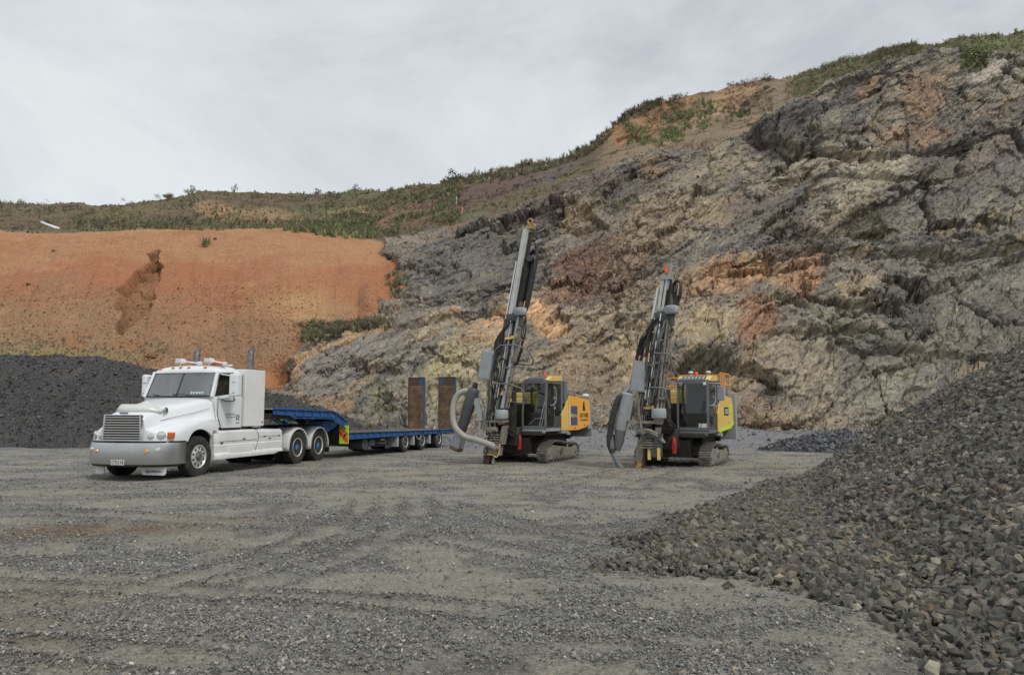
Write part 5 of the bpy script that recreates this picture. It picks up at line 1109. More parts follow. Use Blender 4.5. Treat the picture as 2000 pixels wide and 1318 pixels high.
        put('model_text', 'CT35', .10, M['ink'], -1.46, 1.50, .30, hs, 1.157); m = MB(); m.box(-1.71, -1.2, 1.155, 1.158, 1.36, 1.366); m.box(-2.7, -2.66, 1.165, 1.172, 1.27, 1.31); m.each('panel_latch', M['ink'], pn)
        # orange hand rails on the deck behind the cab
        m = MB(); z0, z1 = 2.12, 2.86; t = lambda *p: m.tube(p, .022, 7)
        t((-1.8, 1.1, z0), (-1.8, 1.1, z1 + .02)); t((-3.3, 1.1, z0), (-3.3, 1.1, z1)); t((-2.5, 1.1, z0), (-2.5, 1.1, z1)); t((-1.8, 1.1, z1), (-3.3, 1.1, z1)); t((-1.8, 1.1, 2.5), (-3.3, 1.1, 2.5)); t((-1.8, 1.1, 2.72), (-1.8, -.5, 2.72)); t((-1.8, .3, z0), (-1.8, .3, 2.72))
        t((-1.8, -.5, 2.72), (-1.8, -.62, 2.6), (-1.8, -.62, z0)); t((-3.3, 1.1, z1), (-3.3, -.6, z1)); t((-1.8, -.62, 2.45), (-3.3, -.62, 2.45)); t((-1.8, -.62, 2.45), (-1.8, -.1, 2.45)); t((-3.3, -.6, z0), (-3.3, -.6, z1)); t((-2.1, 1.1, z0), (-2.1, 1.1, z1)); m.build('hand_rail', M['rail'], hs)
        m = MB(); m.box(-2.95, -2.5, .85, 1.12, 2.14, 2.44, .06); m.build('bag', M['bluebag'], hs)
        for yy in (.45, 1.0):
            m = MB(); m.tube([(-1.3, yy - .15, zt + .2), (-1.3, yy - .15, zt + .28)], .02, 8); m.lathe([(0, .05), (.02, .08), (.05, .08), (.08, .04), (.085, .005)], 16, 'z', (-1.3, yy - .15, zt + .28)); m.build('antenna_dome', M['paper'], rf)
        m = MB(); m.box(-.72, -.66, y1 + .10, y1 + .32, 1.98, 2.42, .02); mr = m.build('mirror', M['lgrey'], cab); m = MB(); m.tube([(-.05, y1, 2.48), (-.6, y1 + .2, 2.48), (-.69, y1 + .21, 2.40)], .014, 6); m.tube([(-.05, y1, 1.82), (-.6, y1 + .12, 1.82), (-.69, y1 + .2, 2.0)], .014, 6); m.each('mirror_arm', M['lgrey'], mr)
    # fire extinguisher
    xe, ye = (.16, .22) if A else (.42, .17); m = MB(); m.lathe([(0, .05), (.02, .075), (.42, .075), (.48, .04), (.52, .03), (.53, .005)], 16, 'z', (xe, ye, .42)); m.box(xe + .07, xe + .08, ye - .04, ye + .04, .55, .75); m.build('fire_extinguisher', M['red'], T)
    # ---- boom
    m = MB(); bx = (-.30, .10) if A else (-.45, -.05)
    m.beam((-.4, sum(bx) / 2, 1.35), (.62, sum(bx) / 2 - .08, 1.65), .30, .34); m.beam((-.2, sum(bx) / 2, .9), (.6, sum(bx) / 2 - .1, 1.2), .14, .14); m.box(.38, .66, bx[0] - .12, bx[1] + .15, 1.0, 2.3, .04)
    m.tube([(-.2, bx[0] - .1, 1.2), (.5, bx[0] - .12, 1.9)], .07, 12); m.build('boom', M['dark'], T)
    # ---- mast: a leaning feed beam with everything hung on it
    ax = (lambda z: -.50 + .183 * z) if A else (lambda z: -.70 + .160 * z)      # y of the axis at height z
    tb = (lambda z: .80 - .02 * z) if A else (lambda z: .86 - .035 * z)        # x of the axis
    P = lambda dy, z, dx=0.0: (tb(z) + dx, ax(z) + dy, z)
    sl_ = .183 if A else .160
    def lean(name_m, dy0, dy1, z0, z1, dx0, dx1):
        V = [(tb(z) + dx, ax(z) + dy, z) for z in (z0, z1) for dx in (dx0, dx1) for dy in (dy0, dy1)]
        name_m.add(V, [(0, 1, 3, 2), (4, 6, 7, 5), (0, 4, 5, 1), (2, 3, 7, 6), (0, 2, 6, 4), (1, 5, 7, 3)])
    top = 7.45 if A else 5.62
    mast = empty('mast', (0, 0, 0)); bpy.data.objects.remove(mast)
    m = MB(); lean(m, -.17, .02, .32, top, -.02, .16); lean(m, -.17, -.13, .32, top, -.10, -.02); 
    if A: lean(m, -.165, -.03, 4.6, top, .16, .20)
    mast = m.build('mast', M['pgrey'], T)
    m = MB(); lean(m, .03, .10, .9, top - .1, -.04, .10); lean(m, -.20, -.175, .4, top - .5, .0, .08); lean(m, -.075, -.055, .5, top, .16, .175); m.build('feed_rail', M['dark'], mast)
    m = MB(); zc = .02 if A else .0
    if A: lean(m, -.17, .06, zc - .02, .26, -.10, .20); lean(m, -.12, .0, .24, .95, .16, .24)
    else: lean(m, -.10, .06, zc - .05, .22, -.08, .18); 
    m.build('foot_plate', M['rustd'] if A else M['gold'], mast, bevel=.02)
    if A:
        for (dy, z, r) in ((-.05, top + .28, .085), (.10, top + .10, .06)):
            m = MB(); c = Vector(P(dy, z)); m.tube([c + Vector((0, r * math.cos(a), r * math.sin(a))) for a in [2 * math.pi * k / 20 for k in range(20)]], .022, 8, closed=True); m.tube([c - Vector((0, 0, r)), Vector(P(dy * .5, top))], .025, 8); m.build('sheave', M['gold'], mast)
        m = MB(); lean(m, -.18, .16, top, top + .035, -.05, .18); m.build('top_plate', M['gold'], mast)
    else:
        m = MB(); m.tube([P(.02, 5.2, .1), P(.04, 5.98, .1)], .04, 8); m.tube([P(-.14, 5.2, .1), P(-.13, 5.66, .1)], .05, 8); lean(m, -.2, .1, 5.5, 5.62, -.05, .2); m.build('mast_head', M['lgrey'], mast)
        m = MB(); c = Vector(P(-.06, 5.82, .12)); V = []; n = 0
        for (dy, dz, dx) in ((-.10, .04, 0), (-.02, .12, .04), (.03, .02, .02), (.01, -.13, .05), (-.05, -.17, 0), (-.07, -.04, .06)): V.append(c + Vector((dx, dy, dz)))
        m.add(V, [(0, 1, 5), (1, 2, 5), (2, 3, 5), (3, 4, 5), (4, 0, 5)]); m.build('rag', M['hio'], mast, solid=.01)
    # cylinders alongside the beam
    m = MB()
    if A: m.tube([P(-.30, 4.55, .05), P(-.275, 6.5, .05)], .03, 10)
    else: m.tube([P(-.30, 4.35, .08), P(-.26, 5.3, .08)], .045, 10)
    m.build('cylinder_rod', M['chrome'] if A else M['paper'], mast)
    m = MB(); zz = 4.55 if A else 4.35
    m.tube([P(-.33, zz - 1.1, .05), P(-.30, zz, .05)], .055, 12); m.tube([P(-.33, zz, .05), P(-.28, zz, .05)], .075, 10)
    if A: m.tube([P(-.27, 6.45, .05), P(-.24, 6.75, .05)], .06, 10)
    m.each('cylinder', M['mgrey'], mast)
    m = MB(); m.tube([P(-.02, 1.7, .22), P(-.03, 3.7, .22)], .026, 9); m.tube([P(-.12, 1.4, .20), P(-.12, 3.6, .20)], .028, 9); m.tube([P(.0, 3.9, .22), P(-.02, 4.5, .22)], .02, 8); m.each('guide_rod', M['chrome'], mast)
    # hose bundle looping over its drum on the right side
    zt2 = 6.75 if A else 5.45; zb2 = 4.85 if A else 4.55; m = MB()
    for k in range(5):
        x = -.02 + k * .045; o = .19 if A else .16; w2 = .22 + .012 * k if A else .24; pts = [P(o, zb2 - .1, x), P(o, zt2 - .25, x), P(o + .04, zt2 - .08, x), P(o + w2 * .6, zt2, x), P(o + w2, zt2 - .12, x), P(o + w2 + .03, zt2 - .4, x), P(o + w2 - .02 * k, zb2 + .3, x), P(o + w2 * .6, zb2 - .2, x)]
        m.tube(smooth_path(pts, 5), .026, 6)
        if not A: m.tube([P(.16 + .045 * k, zb2 - .1, .1), P(.13 + .045 * k, zt2 - .1, .1)], .018, 6)
        m.tube([P(.10 + k * .012 + (.02 if not A else 0), zb2, x + .05), P(.08 + .02 * k, zt2 - .35 - .03 * k, x + .05)], .014, 5)
    m.build('hose_loop', M['bhose'], mast)
    m = MB(); o = .33 if A else .26; lean(m, o - .06, o + .01, zb2 + .2, zt2 - .3, -.03, .02)
    if A: c = Vector(P(.27, zt2 - .28, .1)); m.tube([c, c + Vector((.14, 0, 0))], .10, 16)
    if A: lean(m, .17, .30, zb2 + .3, zt2 - .35, -.09, -.05)
    m.build('hose_tray', M['dgrey'], mast)
    # rotation unit with its grey half-round guard
    zr = 4.78 if A else 4.58; m = MB(); G = []
    for k in range(11):
        a = R(-35 + 250 * k / 10); cx, cy = .17 * math.cos(a), .19 * math.sin(a); c = P(.22 if A else .25, zr, .12)
        G.append([(c[0] + .9 * math.sin(a + .0) * .19, c[1] + math.cos(a) * .20, c[2] + h * 1.0 + (.05 if False else 0)) for h in (-.12, .0, .12)])
    m.sheet(G); c = P(.22 if A else .25, zr, .12); m.lathe([(.02, .19), (.10, .19), (.13, .16), (.13, .01)], 20, 'z', c); m.box(c[0] - .1, c[0] + .06, c[1] - .42, c[1] - .1, zr - .03, zr + .09, .02); m.build('rotation_guard', M['lgrey'], mast, solid=.012)
    m = MB(); m.lathe([(-.02, .09), (.12, .085), (.22, .05), (.34, .035), (.34, .005)], 14, 'z', (c[0], c[1], zr + .14)); m.box(c[0] - .2, c[0] + .1, c[1] - .48, c[1] - .05, zr - .3, zr - .04, .03); m.tube([(c[0], c[1], zr - .12), (c[0], c[1], zr - .45)], .09, 12); m.build('rock_drill', M['dgrey'], mast)
    # rods in the carousel
    zl = 1.75 if A else 1.7
    for k, (d0, d1, r, mt) in enumerate(((.10, .20, .055, 'lgrey'), (.22, .27, .035, 'dust'), (.29, .33, .022, 'dust')) if A else ((.18, .18, .04, 'dust'), (.27, .26, .035, 'dust'), (.34, .32, .028, 'dust'), (.24, .22, .03, 'steel'))):
        m = MB(); m.tube([P(d0 + .12, zl, .25 - .04 * k), P(d1, zr - .1, .16 - .02 * k)], r, 10); m.build('drill_rod', M[mt], mast)
    # bent guard tubes
    for (zc, w_) in ((3.72, .0), (2.52, .05)) if A else ((3.28, 0), (2.30, 0)):
        m = MB()
        if A: pts = [P(-.36, zc - .30, .25), P(-.34, zc - .14, .34), P(-.16, zc + .0, .38), P(.36, zc + .0 - w_ * .3, .38), P(.80, zc - .16, .30), P(.98, zc - .46, .16), P(.90, zc - .62, .0), P(.55, zc - .60, -.1), P(.12, zc - .54, -.1)]
        else: pts = [P(-.02, zc, .34), P(.0, zc + .04, .36), P(.40, zc + .02, .34), P(.44, zc - .02, .32), P(.62, zc - .55, .1)]
        m.tube(pts, .026, 8); m.build('guard_tube', M['mgrey'], mast)
    # control box
    m = MB(); by = (-.80, -.34) if A else (-.92, -.42); bz = (2.66, 3.58) if A else (2.22, 3.12)
    Mb = Matrix.Translation((.90, (by[0] + by[1]) / 2, (bz[0] + bz[1]) / 2)) @ Matrix.Rotation(-math.atan(.21 if A else .13), 4, 'X'); hw, hh = (by[1] - by[0]) / 2 * .92, (bz[1] - bz[0]) / 2
    m.box(-.22, .10, -hw, hw, -hh, hh, .012, Mb); cb = m.build('control_box', M['lgrey'], mast)
    m = MB(); m.box(.099, .108, -hw + .03, hw - .03, -hh + .03, hh - .03, .006, Mb); m.box(.108, .116, -.02, .02, .0, .03, 0, Mb); m.build('box_lid', M['lgrey'], cb)
    m = MB(); m.beam((.8, by[0] + .25, bz[0]), (.6, by[0] + .42, 1.2), .16, .12); m.beam((.75, by[1], 3.0 if A else 2.6), P(-.1, 2.9 if A else 2.6, -.05), .1, .12); m.each('bracket', M['dark'], mast)
    # lower end: hood, clamps, suction shoe
    m = MB(); c = P(.22 if A else .35, 1.58 if A else 1.62, .22); m.lathe([(-.16, .205), (-.14, .215), (.08, .21), (.12, .19), (.12, .01)], 24, 'z', c); m.build('lower_hood', M['lgrey'], mast)
    m = MB(); m.lathe([(-.34, .10), (-.16, .17)], 18, 'z', c); lean(m, -.25, .42, 1.30, 1.38, .02, .34); lean(m, -.22, -.05, 1.0, 1.3, .1, .3); m.tube([P(-.1, 1.08, .34), P(.22, 1.08, .34)], .07, 12); m.tube([P(.02, 1.08, .3), P(.02, 1.08, .42)], .085, 12)
    for k in range(5): z = .60 + k * .075; lean(m, .0, .34 - .015 * k, z, z + .035, .05, .36 - .02 * k)
    lean(m, .32, .44, .62, 1.2, .0, .25); m.build('rod_clamp', M['dust'], mast)
    m = MB(); lean(m, -.15, .30, .55, 1.05, -.02, .20); lean(m, .02, .30, 1.35, 2.2, -.1, .14); lean(m, -.26, -.16, .9, 2.5, -.04, .16); lean(m, -.2, .2, 2.3, 2.6, -.1, .2); lean(m, -.3, .14, 3.7, 3.95, -.12, .14); m.each('carriage_block', M['dark'], mast)
    if A:
        m = MB(); c = P(.17, .44, .26); m.prism([(c[1] - .22, .30), (c[1] + .18, .26), (c[1] + .22, .58), (c[1] - .18, .62)], .78, 1.05, 'x'); sh = m.build('suction_shoe', M['dust'], mast, bevel=.02)
        m = MB(); m.tube([(1.06, c[1] - .22, .29), (1.06, c[1] - .05, .30), (1.06, c[1] + .12, .22), (1.06, c[1] + .19, .30), (1.06, c[1] + .24, .60), (1.0, c[1] + .10, .66)], .02, 7); m.each('yellow_edge', M['yel'], sh)
        m = MB(); m.tube([(.92, c[1] - .02, .34), (.94, c[1] - .06, .12)], .035, 10); m.tube([(.94, c[1] - .06, .13), (.945, c[1] - .07, .0)], .05, 10); m.build('drill_bit', M['lgrey'], mast)
    else:
        m = MB(); lean(m, -.16, .06, .2, .85, .0, .22); m.build('foot_beam', M['dust'], mast, bevel=.015)
        m = MB(); c = P(.42, .48, .12); m.box(c[0] - .15, c[0] + .18, c[1] - .2, c[1] + .15, .34, .72, .03); lean(m, .0, .55, .9, 1.02, .1, .34); lean(m, .05, .5, .72, .8, .0, .3); sh = m.build('suction_shoe', M['dgrey'], mast); m = MB(); m.box(c[0] + .1, c[0] + .2, c[1] - .2, c[1] - .12, .28, .58); m.box(c[0] + .1, c[0] + .2, c[1] + .08, c[1] + .15, .28, .62); m.each('yellow_edge', M['yel'], sh)
    # yellow clamps higher up
    m = MB(); zz = 3.92 if A else 1.72; lean(m, -.10, .16, zz, zz + .06, .1, .28); lean(m, .12, .2, zz + .02, zz + .1, .1, .3)
    if A: lean(m, .06, .30, 2.16, 2.30, .0, .22); lean(m, .2, .38, 1.95, 2.05, .0, .2)
    m.each('clamp_jaw', M['gold'] if not A else M['yel'], mast)
    # ---- hoses (hydraulic lines hanging off the carriage)
    def bundle(name, n, pa, pb, sag, spread, r, mt, mid=None):
        m = MB()
        for k in range(n):
            a = Vector(pa) + Vector((rg.uniform(-1, 1) * spread[0], rg.uniform(-1, 1) * spread[1], rg.uniform(-1, 1) * spread[2])); b = Vector(pb) + Vector((rg.uniform(-1, 1) * spread[0], rg.uniform(-1, 1) * spread[1], rg.uniform(-1, 1) * spread[2]))
            c1 = a.lerp(b, .3) + Vector((rg.uniform(.0, .14), rg.uniform(-.07, .07) + sag[1], sag[2] * rg.uniform(.7, 1.2))); c2 = a.lerp(b, .7) + Vector((rg.uniform(.0, .14), rg.uniform(-.07, .07) + sag[1], sag[2] * rg.uniform(.6, 1.1)))
            m.tube(smooth_path([a, c1, c2, b], 6), r * rg.uniform(.7, 1.1), 6)
        return m.build(name, mt, mast)
    if A:
        bundle('hydraulic_hose', 7, P(.12, 4.60, .1), P(-.42, 3.45, .05), (0, -.10, .12), (.08, .06, .08), .022, M['bhose'])
        bundle('hydraulic_hose', 6, P(-.42, 3.6, .0), P(-.40, 2.1, .0), (0, -.02, 0), (.1, .08, .1), .018, M['bhose'])
        bundle('hydraulic_hose', 8, (.95, -.45, 2.7), (.85, -.30, 1.2), (0, -.04, -.1), (.08, .12, .06), .018, M['dust'])
        bundle('hydraulic_hose', 6, P(-.30, 2.1, .15), (1.0, -.62, 1.05), (0, -.02, .1), (.05, .06, .1), .016, M['hose'])
        bundle('hydraulic_hose', 7, P(-.1, 2.5, .1), P(-.12, 1.1, .25), (0, .0, -.05), (.08, .14, .12), .018, M['bhose'])
        bundle('hydraulic_hose', 6, P(.30, 1.3, .1), (.3, .15, 1.0), (.1, .1, -.2), (.08, .08, .15), .022, M['bhose'])
        bundle('hydraulic_hose', 5, P(.36, 4.6, -.02), P(.30, 3.2, -.05), (0, .08, 0), (.04, .03, .1), .02, M['bhose'])
    else:
        bundle('hydraulic_hose', 10, P(.10, 4.45, .1), P(-.55, 3.3, .05), (0, -.05, .1), (.08, .08, .12), .020, M['bhose'])
        bundle('hydraulic_hose', 12, P(-.50, 3.75, .0), P(-.48, 2.7, .0), (0, .0, .06), (.1, .14, .2), .018, M['bhose'])
        bundle('hydraulic_hose', 10, (.92, -.62, 2.2), (.85, -.50, 1.3), (0, -.02, -.06), (.08, .14, .06), .016, M['dust'])
        bundle('hydraulic_hose', 8, P(-.10, 2.2, .15), (1.0, -.40, .9), (0, .02, -.1), (.06, .14, .2), .018, M['bhose'])
        bundle('hydraulic_hose', 6, P(.10, 4.3, .15), P(.05, 3.2, .2), (0, .0, 0), (.04, .08, .1), .016, M['steel'])
        bundle('hydraulic_hose', 5, P(.0, 1.1, .3), P(.6, .8, .2), (.1, .0, .12), (.05, .08, .1), .018, M['hose'])
        bundle('hydraulic_hose', 6, P(.45, 1.6, .1), (.35, .1, 1.0), (.1, .1, -.1), (.08, .08, .2), .022, M['bhose'])
        m = MB(); m.beam(P(-.55, 3.75, 0), (.85, -1.0, 2.1), .03, .03); m.beam(P(-.62, 3.7, .02), (.85, -1.06, 2.2), .02, .02); m.each('bracket', M['dgrey'], mast)
    m = MB()
    for k in range(7 if A else 9):
        d0 = rg.uniform(-.26, .34); za = rg.uniform(.9, 2.4); zb = za + rg.uniform(.7, 2.0); m.tube([P(d0, za, rg.uniform(.16, .3)), P(d0 + rg.uniform(-.04, .04), min(zb, 4.3), rg.uniform(.14, .26))], rg.choice([.010, .014, .018]), 6)
    m.build('steel_line', M['steel'], mast)
    m = MB()
    for k in range(22):
        z = rg.uniform(.75, 4.3); d0 = rg.uniform(-.30, .36); h = rg.uniform(.03, .09); lean(m, d0, d0 + rg.uniform(.04, .14), z, z + h, .12, rg.uniform(.2, .32))
    m.each('valve_block', M['dust'], mast)
    m = MB()
    for k in range(14):
        z = rg.uniform(.8, 4.2); d0 = rg.uniform(-.32, .36); lean(m, d0, d0 + rg.uniform(.03, .10), z, z + rg.uniform(.04, .12), .10, rg.uniform(.22, .34))
    m.each('hose_clip', M['dark'], mast)
    bundle('hydraulic_hose', 9, P(-.2, 4.2, .15), P(-.1, 2.4, .2), (0, -.06, .0), (.06, .16, .3), .014, M['bhose'])
    bundle('hydraulic_hose', 8, P(-.25, 1.9, .2), P(.1, .8, .25), (.05, -.05, -.1), (.06, .16, .2), .013, M['dust'])
    # ---- dust collector
    if A:
        m = MB(); a = Vector((.95, -1.02, 2.36)); b = Vector((.95, -1.50, .98)); d = (b - a).normalized(); m.tube([a - d * .05, a, a + d * .05, a.lerp(b, .45), a.lerp(b, .8), b, b + d * .05], [.10, .17, .195, .195, .17, .15, .12], 22); pc = m.build('dust_separator', M['dgrey'], T)
        m = MB(); m.tube([a - d * .22, a], [.07, .1], 10); m.build('inlet_cap', M['black'], pc)
        m = MB(); c0 = b; c1 = b + Vector((0, -.18, -.55)); m.beam(c0, c1, .34, .30, up=(1, 0, 0)); m.build('discharge_chute', M['lgrey'], pc); m = MB(); m.beam(c0.lerp(c1, .86), c1 + Vector((0, -.012, -.035)), .345, .305, up=(1, 0, 0)); m.build('chute_lip', M['rust'], pc)
        m = MB(); m.beam((.95, -.96, 2.05), (.98, -.70, 1.35), .14, .16, up=(1, 0, 0)); m.tube([(.98, -.72, 1.4), (.98, -.80, 1.08)], [.06, .07], 12); m.beam((.9, -.95, 2.4), (.9, -.55, 1.5), .05, .06, up=(1, 0, 0)); m.each('separator_arm', M['lgrey'], pc)
        m = MB(); m.tube(smooth_path([(.97, -1.05, 2.25), (1.0, -1.35, 2.30), (1.05, -1.62, 2.12), (1.1, -1.72, 1.70), (1.15, -1.62, 1.20), (1.2, -1.22, .86), (1.22, -.70, .74), (1.15, -.28, .60), (1.05, -.08, .48)], 7), .096, 14); m.build('suction_hose', M['hose'], T)
        m = MB(); m.tube([(.97, -1.03, 2.25), (.99, -1.13, 2.29)], .10, 14); m.tube([(1.11, -.19, .57), (1.05, -.08, .48)], .10, 14); m.build('hose_clamp', M['mgrey'], pc)
    else:
        m = MB(); a = Vector((.95, -1.03, 2.16)); b = Vector((.95, -1.28, 1.12)); d = (b - a).normalized(); m.tube([a - d * .04, a, a.lerp(b, .7), b, b + d * .04], [.10, .19, .19, .17, .12], 22); m.beam(a.lerp(b, .18) + Vector((.0, .18, 0)), a.lerp(b, .75) + Vector((0, .2, 0)), .1, .2, up=(1, 0, 0)); pc = m.build('dust_separator', M['lgrey'], T)
        m = MB(); m.tube([b, b + Vector((0, -.05, -.4)), b + Vector((0, -.1, -.62))], [.17, .13, .07], 18); m.build('separator_cone', M['mgrey'], pc)
        m = MB(); m.tube(smooth_path([(1.0, -1.05, 2.1), (1.05, -1.26, 2.05), (1.1, -1.40, 1.7), (1.08, -1.52, 1.2), (1.05, -1.58, .75), (1.02, -1.50, .45)], 6), .095, 14); m.build('suction_hose', M['bhose'], pc)
        m = MB(); m.tube(smooth_path([(1.02, -1.54, .52), (1.02, -1.48, .38), (1.02, -1.33, .12), (1.02, -1.22, -.01)], 6), .075, 14); m.build('discharge_hose', M['mgrey'], pc)
        m = MB(); m.tube([(1.0, -1.58, .95), (1.02, -1.52, .55)], [.13, .11], 16); m.build('hose_cuff', M['steel'], pc)
        m = MB(); m.beam((.9, -.98, 1.25), (.85, -.55, .95), .08, .1, up=(1, 0, 0)); m.beam((.95, -.95, 2.25), (.9, -.7, 2.5), .08, .08, up=(1, 0, 0)); m.tube([(.92, -1.15, 2.2), (.9, -.75, 2.55)], .06, 10); m.tube([(.97, -.92, 1.1), (1.0, -1.0, 1.5)], .03, 8); m.each('separator_arm', M['lgrey'], pc)
    return T
make_rig(1, (.114, 24.29, 0), 27, 'drill rig with an orange engine cover and a beige hose looping from its dust separator')
make_rig(2, (4.768, 22.24, 0), 27, 'drill rig with orange handrails and a shorter mast nearest the stone heap')

# ------------------------------------------------------------------ plants, rubble and small things on the slopes
def tuft_templates(n, blades, seed, lean=.55, wd=.05):
    rg = np.random.default_rng(seed); T = []
    for _ in range(n):
        V = []; F = []
        for b in range(blades):
            a = rg.uniform(0, 2 * np.pi); r0 = rg.uniform(0, .22); l = rg.uniform(.55, 1.1); le = rg.uniform(.1, lean) * l; d = np.array([math.cos(a), math.sin(a), 0]); q = np.array([-d[1], d[0], 0]) * wd * rg.uniform(.6, 1.3)
            p = d * r0; o = len(V); mid = p + d * le * .4 + np.array([0, 0, l * .6]); tip = p + d * le + np.array([0, 0, l * rg.uniform(.8, 1)])
            V += [p - q, p + q, mid + q * .8, mid - q * .8, tip]; F += [(o, o + 1, o + 2), (o, o + 2, o + 3), (o + 3, o + 2, o + 4)]
        T.append((np.array(V), np.array(F)))
    return T
def bush_templates(n, leaves, seed, squash=.75):
    rg = np.random.default_rng(seed); T = []
    for _ in range(n):
        nb = 7; cs = rg.normal(size=(nb, 3)) * np.array([.42, .42, .25]) + np.array([0, 0, .45]); V = []; F = []
        for k in range(leaves):
            c = cs[rg.integers(nb)]; u = rg.normal(size=3); u /= np.linalg.norm(u); p = c + u * rg.uniform(.18, .42) * np.array([1, 1, squash])
            if p[2] < -.05: p[2] = abs(p[2])
            a = rg.normal(size=3); a /= np.linalg.norm(a); b = np.cross(a, u); b /= np.linalg.norm(b) + 1e-6; s_ = rg.uniform(.05, .11); o = len(V)
            V += [p - a * s_, p + b * s_ * .6, p + a * s_, p - b * s_ * .6]; F += [(o, o + 1, o + 2), (o, o + 2, o + 3)]
        T.append((np.array(V), np.array(F)))
    return T
def up_rot(n, rg):
    a = rg.uniform(0, 2 * np.pi, n); b = rg.normal(0, .15, n); ca, sa, cb, sb = np.cos(a), np.sin(a), np.cos(b), np.sin(b); o = 0 * a
    return np.stack([np.stack([ca, -sa * cb, sa * sb], -1), np.stack([sa, ca * cb, -ca * sb], -1), np.stack([o, sb, cb], -1)], 1)
LEAF_M = vcol_mat('foliage', bumps=(), var=.35, vscale=1.5, rough=.8, spec=.2)
PAL = dict(green=(.215, .235, .12), lush=(.25, .29, .13), olive=(.22, .205, .125), brown=(.19, .155, .11), dark=(.11, .12, .07), straw=(.36, .33, .21), plum=(.12, .09, .08))
def pick(n, box, rg, weight=None):
    """n surface points whose place in the slope falls in box (u0, u1, v0, v1)"""
    U, V, P = TER['U'], TER['V'], TER['P']; m = (U > box[0]) & (U < box[1]) & (V > box[2]) & (V < box[3]) & (TER['seg'] < 5.15)
    if weight is not None: m &= weight
    idx = np.flatnonzero(m)
    if not len(idx): return np.zeros((0, 3))
    # even cover as the slope lies: weight by real distance
    i = rg.choice(idx, n); p = P.reshape(-1, 3)[i]; return p + rg.normal(size=p.shape) * np.array([.15, .15, 0])
def near(u, v):
    d = (TER['U'] - u) ** 2 + (TER['V'] - v) ** 2; return TER['P'].reshape(-1, 3)[np.argmin(d)].copy()
def clump_mask(s, th, seed):
    P = TER['P']; return fbm(P[..., 0] * s, P[..., 1] * s, P[..., 2] * s * 1.5, 4, seed) > th
def make_plants():
    rg = np.random.default_rng(77); TT = tuft_templates(14, 18, 3); TS = tuft_templates(10, 34, 5, .8, .035); TB = bush_templates(12, 110, 9)
    def cols(n, keys, pr): k = rg.choice(len(keys), n, p=pr); return np.array([PAL[q] for q in keys])[k] * rg.uniform(.7, 1.35, (n, 1))
    hill = TER['seg'] > 3.02; high = TER['seg'] > 2.9; c1 = clump_mask(.12, -.02, 201); c2 = clump_mask(.2, .08, 202); rock = TER['rock'] > .5
    G = []   # grass jobs: n, box, weight, palette keys, prob, size range
    G += [(1900, (-120, 1160, 360, 470), hill & c1, ['olive', 'green', 'brown', 'straw'], [.33, .12, .4, .15], (.3, .7)), (1100, (-120, 1160, 360, 470), hill, ['olive', 'brown', 'dark'], [.3, .5, .2], (.3, .6)),
          (520, (560, 735, 436, 470), TER['seg'] > 2.97, ['green', 'lush', 'straw', 'olive'], [.4, .3, .1, .2], (.7, 1.3)), (260, (140, 560, 428, 452), hill, ['green', 'olive', 'dark'], [.5, .3, .2], (.6, 1.1)),
          (900, (640, 900, 355, 460), hill & c2, ['green', 'olive', 'straw'], [.5, .35, .15], (.5, 1.0)), (450, (860, 1190, 250, 360), TER['seg'] > 4.6, ['olive', 'brown', 'straw', 'green'], [.35, .4, .15, .1], (.5, 1.0)),
          (200, (1225, 1330, 250, 285), hill, ['lush', 'green', 'straw'], [.5, .4, .1], (.4, .8)), (200, (1290, 1460, 200, 260), hill & c2, ['lush', 'green', 'olive'], [.4, .35, .25], (.4, .8)),
          (600, (1535, 1720, 110, 200), hill, ['lush', 'green', 'olive', 'straw'], [.25, .35, .2, .2], (.3, .6)), (500, (1700, 1790, 85, 130), hill, ['green', 'olive', 'brown'], [.4, .35, .25], (.4, .8)),
          (850, (1760, 2110, 40, 110), TER['seg'] > 2.95, ['lush', 'green', 'olive', 'straw'], [.25, .35, .2, .2], (.3, .6)), (110, (1870, 1925, 105, 150), None, ['green', 'lush', 'olive'], [.4, .3, .3], (.4, .8)),
          (500, (590, 770, 628, 668), (TER['seg'] > .9) & (TER['seg'] < 2.1), ['olive', 'brown', 'straw', 'green'], [.35, .35, .15, .15], (.3, .7)), (420, (-100, 330, 668, 715), None, ['olive', 'green', 'straw'], [.4, .3, .3], (.15, .35)),
          (320, (-100, 260, 650, 700), None, ['brown', 'olive', 'plum'], [.5, .3, .2], (.12, .3)), (70, (690, 860, 785, 850), None, ['straw', 'olive', 'green'], [.4, .35, .25], (.25, .6)), (50, (1150, 1250, 375, 415), None, ['straw', 'green', 'olive'], [.4, .3, .3], (.3, .7)),
          (500, (780, 2100, 250, 700), rock & (TER['n'][..., 2] > .70) & c2, ['olive', 'green', 'brown', 'straw'], [.35, .25, .25, .15], (.15, .4)), (90, (755, 800, 535, 590), None, ['dark', 'green', 'olive'], [.3, .4, .3], (.3, .7)),
          (150, (1160, 1330, 200, 300), TER['seg'] > 4.7, ['brown', 'olive', 'dark'], [.5, .3, .2], (.4, .9)), (150, (1200, 1300, 190, 260), TER['seg'] > 4.85, ['brown', 'dark', 'olive'], [.4, .3, .3], (.5, 1.0))]
    VV, FF, CC = [], [], []; off = 0
    def addp(T, pos, size, c):
        nonlocal off
        v, f, cc = scatter(T, pos, size, c, rg, up_rot(len(pos), rg)); VV.append(v); FF.append(f + off); CC.append(cc); off += len(v)
    for n, box, wt, keys, pr, sz in G:
        p = pick(n, box, rg, wt)
        if len(p): addp(TT, p - np.array([0, 0, .05]), rg.uniform(*sz, len(p)), cols(len(p), keys, pr))
